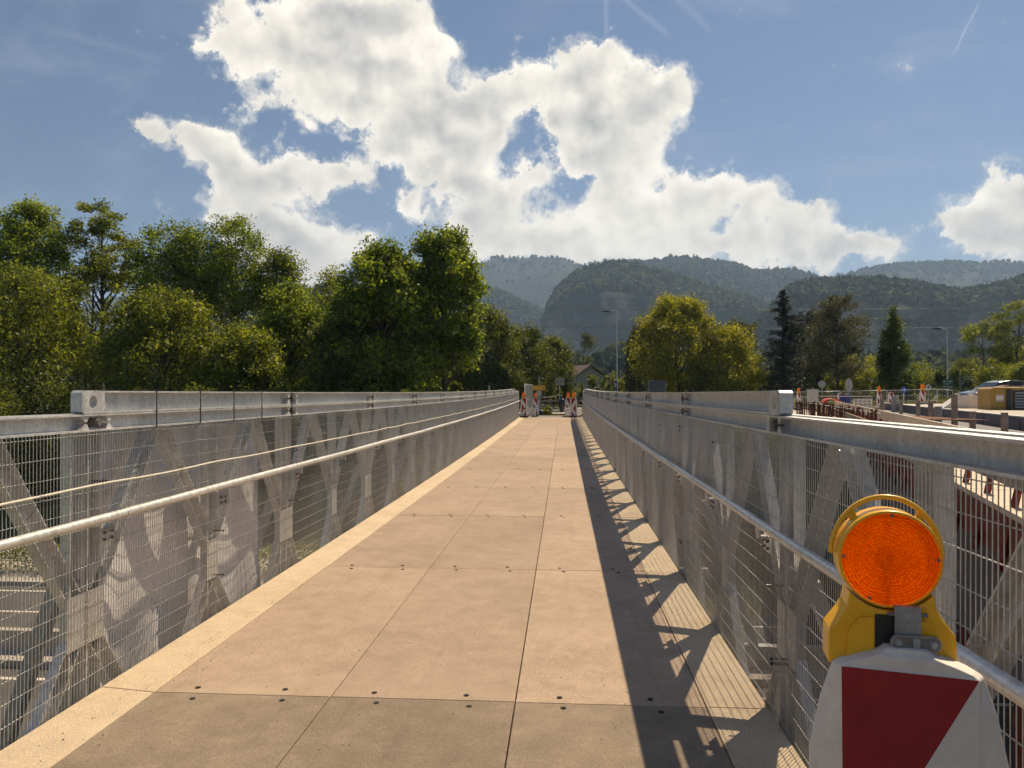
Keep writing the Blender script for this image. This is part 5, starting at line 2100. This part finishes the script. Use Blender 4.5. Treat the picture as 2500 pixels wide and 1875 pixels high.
for z in (.2, .4, .6, .78):
    q = MB()
    q.box(.285, .30, -.06, .06, z - .04, z + .04)
    q.build('socket', 'machine_dark', cab)
q = MB()
q.prism([(-.10, .42), (.0, .42), (-.05, .52)], lambda a, b, t: (a, t, b), -.166, -.162)
q.build('warning_mark', 'orange_red_sheet', cab)
# orange sheet bent over
q = MB()
vv, ff = [], []
for i in range(15):
    a = math.pi * i / 14
    for y in (-.3, .3):
        vv.append((-.42 * math.cos(a), y, .34 * math.sin(a) ** .8 * (1.15 - .35 * i / 14)))
for i in range(14):
    ff.append((i * 2, i * 2 + 1, i * 2 + 3, i * 2 + 2))
q.add(vv, ff, True)
o = q.build('orange_sheet', 'orange_red_sheet', None, on(2030, 40, 0.86), R(10))
o.modifiers.new('thick', 'SOLIDIFY').thickness = 0.02
tag(o, 'bright orange sheet bent into an arch on the building site', 'sheet')
q = MB()
q.lathe([(0.001, 0), (.28, 0), (.29, .1), (.30, .35), (.29, .62), (.27, .66), (.001, .66)], 20)
tag(q.build('barrel', 'sign_navy', None, on(2063, 42, 0.75)), 'dark blue barrel beside the site fence', 'barrel')
q = MB()
q.box(-1.35 / 1, 1.35 / 1, -.1, .1, 0, .05)
tag(q.build('plank', 'timber_pale', None, on(2066, 41, 1.28), R(3)), 'pale plank lying level above the blue barrel', 'plank')
plastic_barrier(on(2106, 41, 0.62), R(2), 1.0, 'white slatted barrier lying low in the middle of the site')
q = MB()
q.prism([(-2.2, 0), (2.6, 0), (2.3, .26), (-1.9, .30)], lambda a, b, t: (a, t, b), -.2, .2)
tag(q.build('timber_box', 'timber', None, on(2110, 38, 0.48)), 'brown timber edge board in front of the white slatted barrier', 'board')
q = MB()
for x in (-.2, 0, .2):
    q.box(x - .085, x + .085, -.2, .2, 0, .55)
q.box(-.32, .32, -.24, .24, -.1, 0)
tag(q.build('concrete_block', 'concrete', None, on(2252, 39.4, 0.50)), 'ribbed concrete block below the right lamp on the site', 'concrete block')


def round_sign(px, py, d, r, mat, label, back=False, mark=None, oval=1.0, zb=0.3):
    p = at(px, py, d)
    root = post_sign('road_sign', (p.x, p.y, zb), p.z - zb + (r if back else 0), label, 'road sign', 0.03)
    q = MB()
    n = 28
    pl = [(r * math.cos(2 * math.pi * i / n), r * oval * math.sin(2 * math.pi * i / n)) for i in range(n)]
    q.prism(pl, lambda a, b, t: (a, t, b + p.z - zb), -.05, -.035) if not back else q.prism(pl, lambda a, b, t: (a, t, b + p.z - zb), .035, .05)
    dsk = q.build('disc', mat, root)
    if mark is not None:
        q = MB()
        q.prism([(a, b + p.z - zb) for a, b in mark[1]], lambda a, b, t: (a, t, b), -.054, -.051)
        q.build('mark', mark[0], dsk)
    return root


round_sign(2007, 938, 56, 0.27, 'sign_back', 'round grey sign back behind the grey cabinet', True)
round_sign(2073, 940, 54, 0.24, 'sign_back', 'tall oval grey sign back behind the site fence', True, None, 1.9)
round_sign(2206, 952, 47, 0.20, 'sign_blue', 'blue round sign with white arrow on the site fence', False,
           ('white_sheet', [(-.13, -.03), (.02, -.03), (.02, -.08), (.14, 0), (.02, .08), (.02, .03), (-.13, .03)]))
round_sign(2266, 946, 58, 0.23, 'plastic_white', 'white round sign with black slash right of the site lamp', False,
           ('black_plastic', [(-.18, -.13), (-.13, -.18), (.18, .11), (.13, .17)]))
p = at(2313, 938, 65)
gs = post_sign('direction_sign', (p.x, p.y, 0.1), 2.6, 'green road direction sign with two panels below the lamp', 'road sign', 0.05)
for z in (2.28, 1.82):
    q = MB()
    q.box(-.45, .45, -.09, -.06, z - .2, z + .2)
    pn = q.build('panel', 'sign_green', gs)
    q = MB()
    q.box(-.40, .40, -.094, -.092, z - .17, z - .155)
    q.box(-.36, -.22, -.094, -.092, z - .05, z + .05)
    q.box(-.10, .36, -.094, -.092, z - .03, z + .03)
    q.build('lettering', 'sign_back', pn)

# white concrete barrier with sloped end
q = MB()
q.prism([(-1.6, 0), (1.6, 0), (1.6, .62), (-.75, .62)], lambda a, b, t: (a, t, b), -.3, .3)
q.prism([(-.7, .62), (1.6, .62), (1.6, .70), (-.7, .70)], lambda a, b, t: (a, t, b), -.2, .2)
tag(q.build('concrete_barrier', 'plastic_white', None, on(2380, 31, 0.72), R(-4)), 'pale concrete barrier with sloping end beside the yellow machine', 'concrete barrier')
tf = empty('tube_railing', on(2388, 33, 0.7))
tag(tf, 'slanting steel tube railing left of the yellow machine', 'railing')
q = MB()
q.tube([(-.75, 0, 0.35), (-.1, 0, 1.02), (.9, 0, 1.05)], .025, 8)
q.tube([(-.45, 0, 0.55), (-.1, 0, .68), (.9, 0, .68)], .02, 8)
q.build('rail', 'galv_wire', tf)
for x, h in ((-.1, 1.0), (.35, 1.02)):
    q = MB()
    q.tube([(x, 0, 0), (x, 0, h)], .02, 8)
    q.build('upright', 'galv_wire', tf)

# compressor trailer
cm = empty('compressor', on(2482, 28.5, 0.55), R(-14))
tag(cm, 'yellow compressor trailer with dark louvres and number plate at the right edge', 'compressor')
q = MB()
q.prism([(-.98, .32), (.9, .32), (.9, 1.12), (.75, 1.2), (-.85, 1.2), (-.98, 1.12)], lambda a, b, t: (a, t, b), -.5, 1.3)
q.build('body', 'machine_yellow', cm, bevel=.03)
q = MB()
q.box(-.28, .86, -.53, -.503, .38, 1.08)
q.build('grille_panel', 'machine_dark', cm)
for i in range(6):
    z = .46 + i * .105
    q = MB()
    q.add([(-.2, -.535, z), (.82, -.535, z), (.82, -.575, z - .03), (-.2, -.575, z - .03), (-.2, -.535, z + .03), (.82, -.535, z + .03)], [(0, 1, 2, 3), (3, 2, 5, 4), (0, 3, 4), (1, 5, 2), (0, 4, 5, 1)])
    q.build('louvre', 'galv_dull', cm)
q = MB()
q.box(-.48, -.32, -.54, -.5, .30, 1.12)
q.build('corner_post', 'machine_dark', cm)
q = MB()
q.box(-.80, -.56, -.515, -.503, .66, .92)
lbp = q.build('label_plate', 'plastic_white', cm)
q = MB()
for z in (.675, .885):
    q.box(-.79, -.57, -.519, -.516, z, z + .02)
q.build('label_bar', 'black_plastic', lbp)
q = MB()
q.box(-.9, .9, -.55, -.45, .12, .32)
q.build('bumper', 'machine_dark', cm)
q = MB()
q.box(.02, .56, -.562, -.551, .16, .29)
npl = q.build('number_plate', 'plastic_white', cm)
text_mesh('lettering', 'EUN 17N', .105, 'black_plastic', npl, (.06, -.565, .185), (R(90), 0, 0))
for x in (-.82, .82):
    q = MB()
    q.lathe([(.12, -.1), (.27, -.1), (.30, -.05), (.30, .05), (.27, .1), (.12, .1)], 24, origin=(x, -.25, .22), axis='X') if False else q.tube([(x - .1, -.2, .2), (x + .1, -.2, .2)], .29, 22)
    wh = q.build('wheel', 'rubber', cm)
    q = MB()
    q.tube([(x - .11, -.2, .2), (x + .11, -.2, .2)], .16, 16)
    q.build('rim', 'galv_dull', wh)
q = MB()
q.prism([(-.62, 1.2), (-.3, 1.28), (.2, 1.24), (.7, 1.3), (.86, 1.2)], lambda a, b, t: (a, t, b), -.3, .7)
q.build('hose_coil', 'rebar', cm)

# parked car behind the machine
car = empty('parked_car', on(2440, 43, 0.68), R(6))
tag(car, 'grey parked car half hidden behind the yellow machine', 'car')
LB = [(-2.0, .30), (-2.08, .55), (-1.95, .80), (-1.15, .95), (1.45, 1.0), (2.05, .90), (2.12, .55), (2.05, .30)]
LC = [(-1.2, .93), (-.45, 1.40), (.1, 1.48), (1.0, 1.46), (1.55, 1.30), (1.95, .95)]
q = MB()
q.prism(LB, lambda a, b, t: (a, t, b), -.86, .86)
q.build('body', 'car_paint', car, bevel=.07, seg=3)
q = MB()
n = len(LC)
v = [(a, -.80 + .22 * (b - .93), b) for a, b in LC] + [(a, .80 - .22 * (b - .93), b) for a, b in LC]
q.add(v, [tuple(range(n))[::-1], tuple(range(n, 2 * n))] + [(i, i + 1, n + i + 1, n + i) for i in range(n - 1)])
q.build('cabin_glass', 'glass_dark', car, bevel=.04)
q = MB()
q.prism([(-.5, 1.39), (.1, 1.50), (1.0, 1.48), (1.56, 1.32), (1.5, 1.29), (1.0, 1.43), (.1, 1.45), (-.45, 1.35)], lambda a, b, t: (a, t, b), -.69, .69)
q.build('roof', 'car_paint', car, bevel=.02)
for x in (-.1, .75):
    q = MB()
    q.add([(x, -.812, .93), (x + .09, -.812, .93), (x + .13, -.70, 1.45), (x + .04, -.70, 1.45)], [(0, 1, 2, 3)])
    q.build('pillar', 'machine_dark', car)
for x in (-1.3, 1.3):
    for y in (-.80, .80):
        q = MB()
        q.tube([(x, y - .1, .31), (x, y + .1, .31)], .31, 22)
        wh = q.build('wheel', 'rubber', car)
        q = MB()
        q.tube([(x, y - .11, .31), (x, y + .11, .31)], .19, 14)
        q.build('rim', 'galv_dull', wh)
for y in (-.6, .6):
    q = MB()
    q.box(-2.10, -2.0, y - .2, y + .2, .66, .78)
    q.build('headlight', 'plastic_white', car)
# gravel heap by the fence
vv, ff = [], []
for i in range(25):
    for j in range(13):
        u, w_ = i / 24 * 2 - 1, j / 12 * 2 - 1
        z = .42 * max(0, 1 - u * u) ** .8 * max(0, 1 - w_ * w_) ** .8 + .03 * mnoise.noise(Vector((u * 6, w_ * 6, 1)))
        vv.append((u * 2.4, w_ * 1.4, z))
for i in range(24):
    for j in range(12):
        a = i * 13 + j
        ff.append((a, a + 13, a + 14, a + 1))
o = link('gravel_heap', np_mesh('gravel_heap', vv, ff, 'pale_gravel', True), None, on(2285, 43.5, 0.44))
tag(o, 'pale gravel heap with tall grass at the end of the site fence', 'gravel heap')


# ------------------------------------------------------------------ the valley's hazy air
hz = MB()
hz.box(-4000, 4000, -800, 5000, LOW - 1.2, 575)
haze = hz.build('haze', 'concrete')
hm = bpy.data.materials.new('haze')
hm.use_nodes = True
hm.node_tree.nodes.clear()
hn = NT(hm.node_tree)
pvn = hn.n('ShaderNodeVolumePrincipled')
pvn.inputs['Color'].default_value = (0.48, 0.68, 1.0, 1)
pvn.inputs['Density'].default_value = 2.1e-4
pvn.inputs['Anisotropy'].default_value = 0.2
hm.node_tree.links.new(pvn.outputs[0], hn.n('ShaderNodeOutputMaterial').inputs['Volume'])
haze.data.materials.clear()
haze.data.materials.append(hm)
tag(haze, 'thin bluish haze filling the valley', 'haze', kind='stuff')
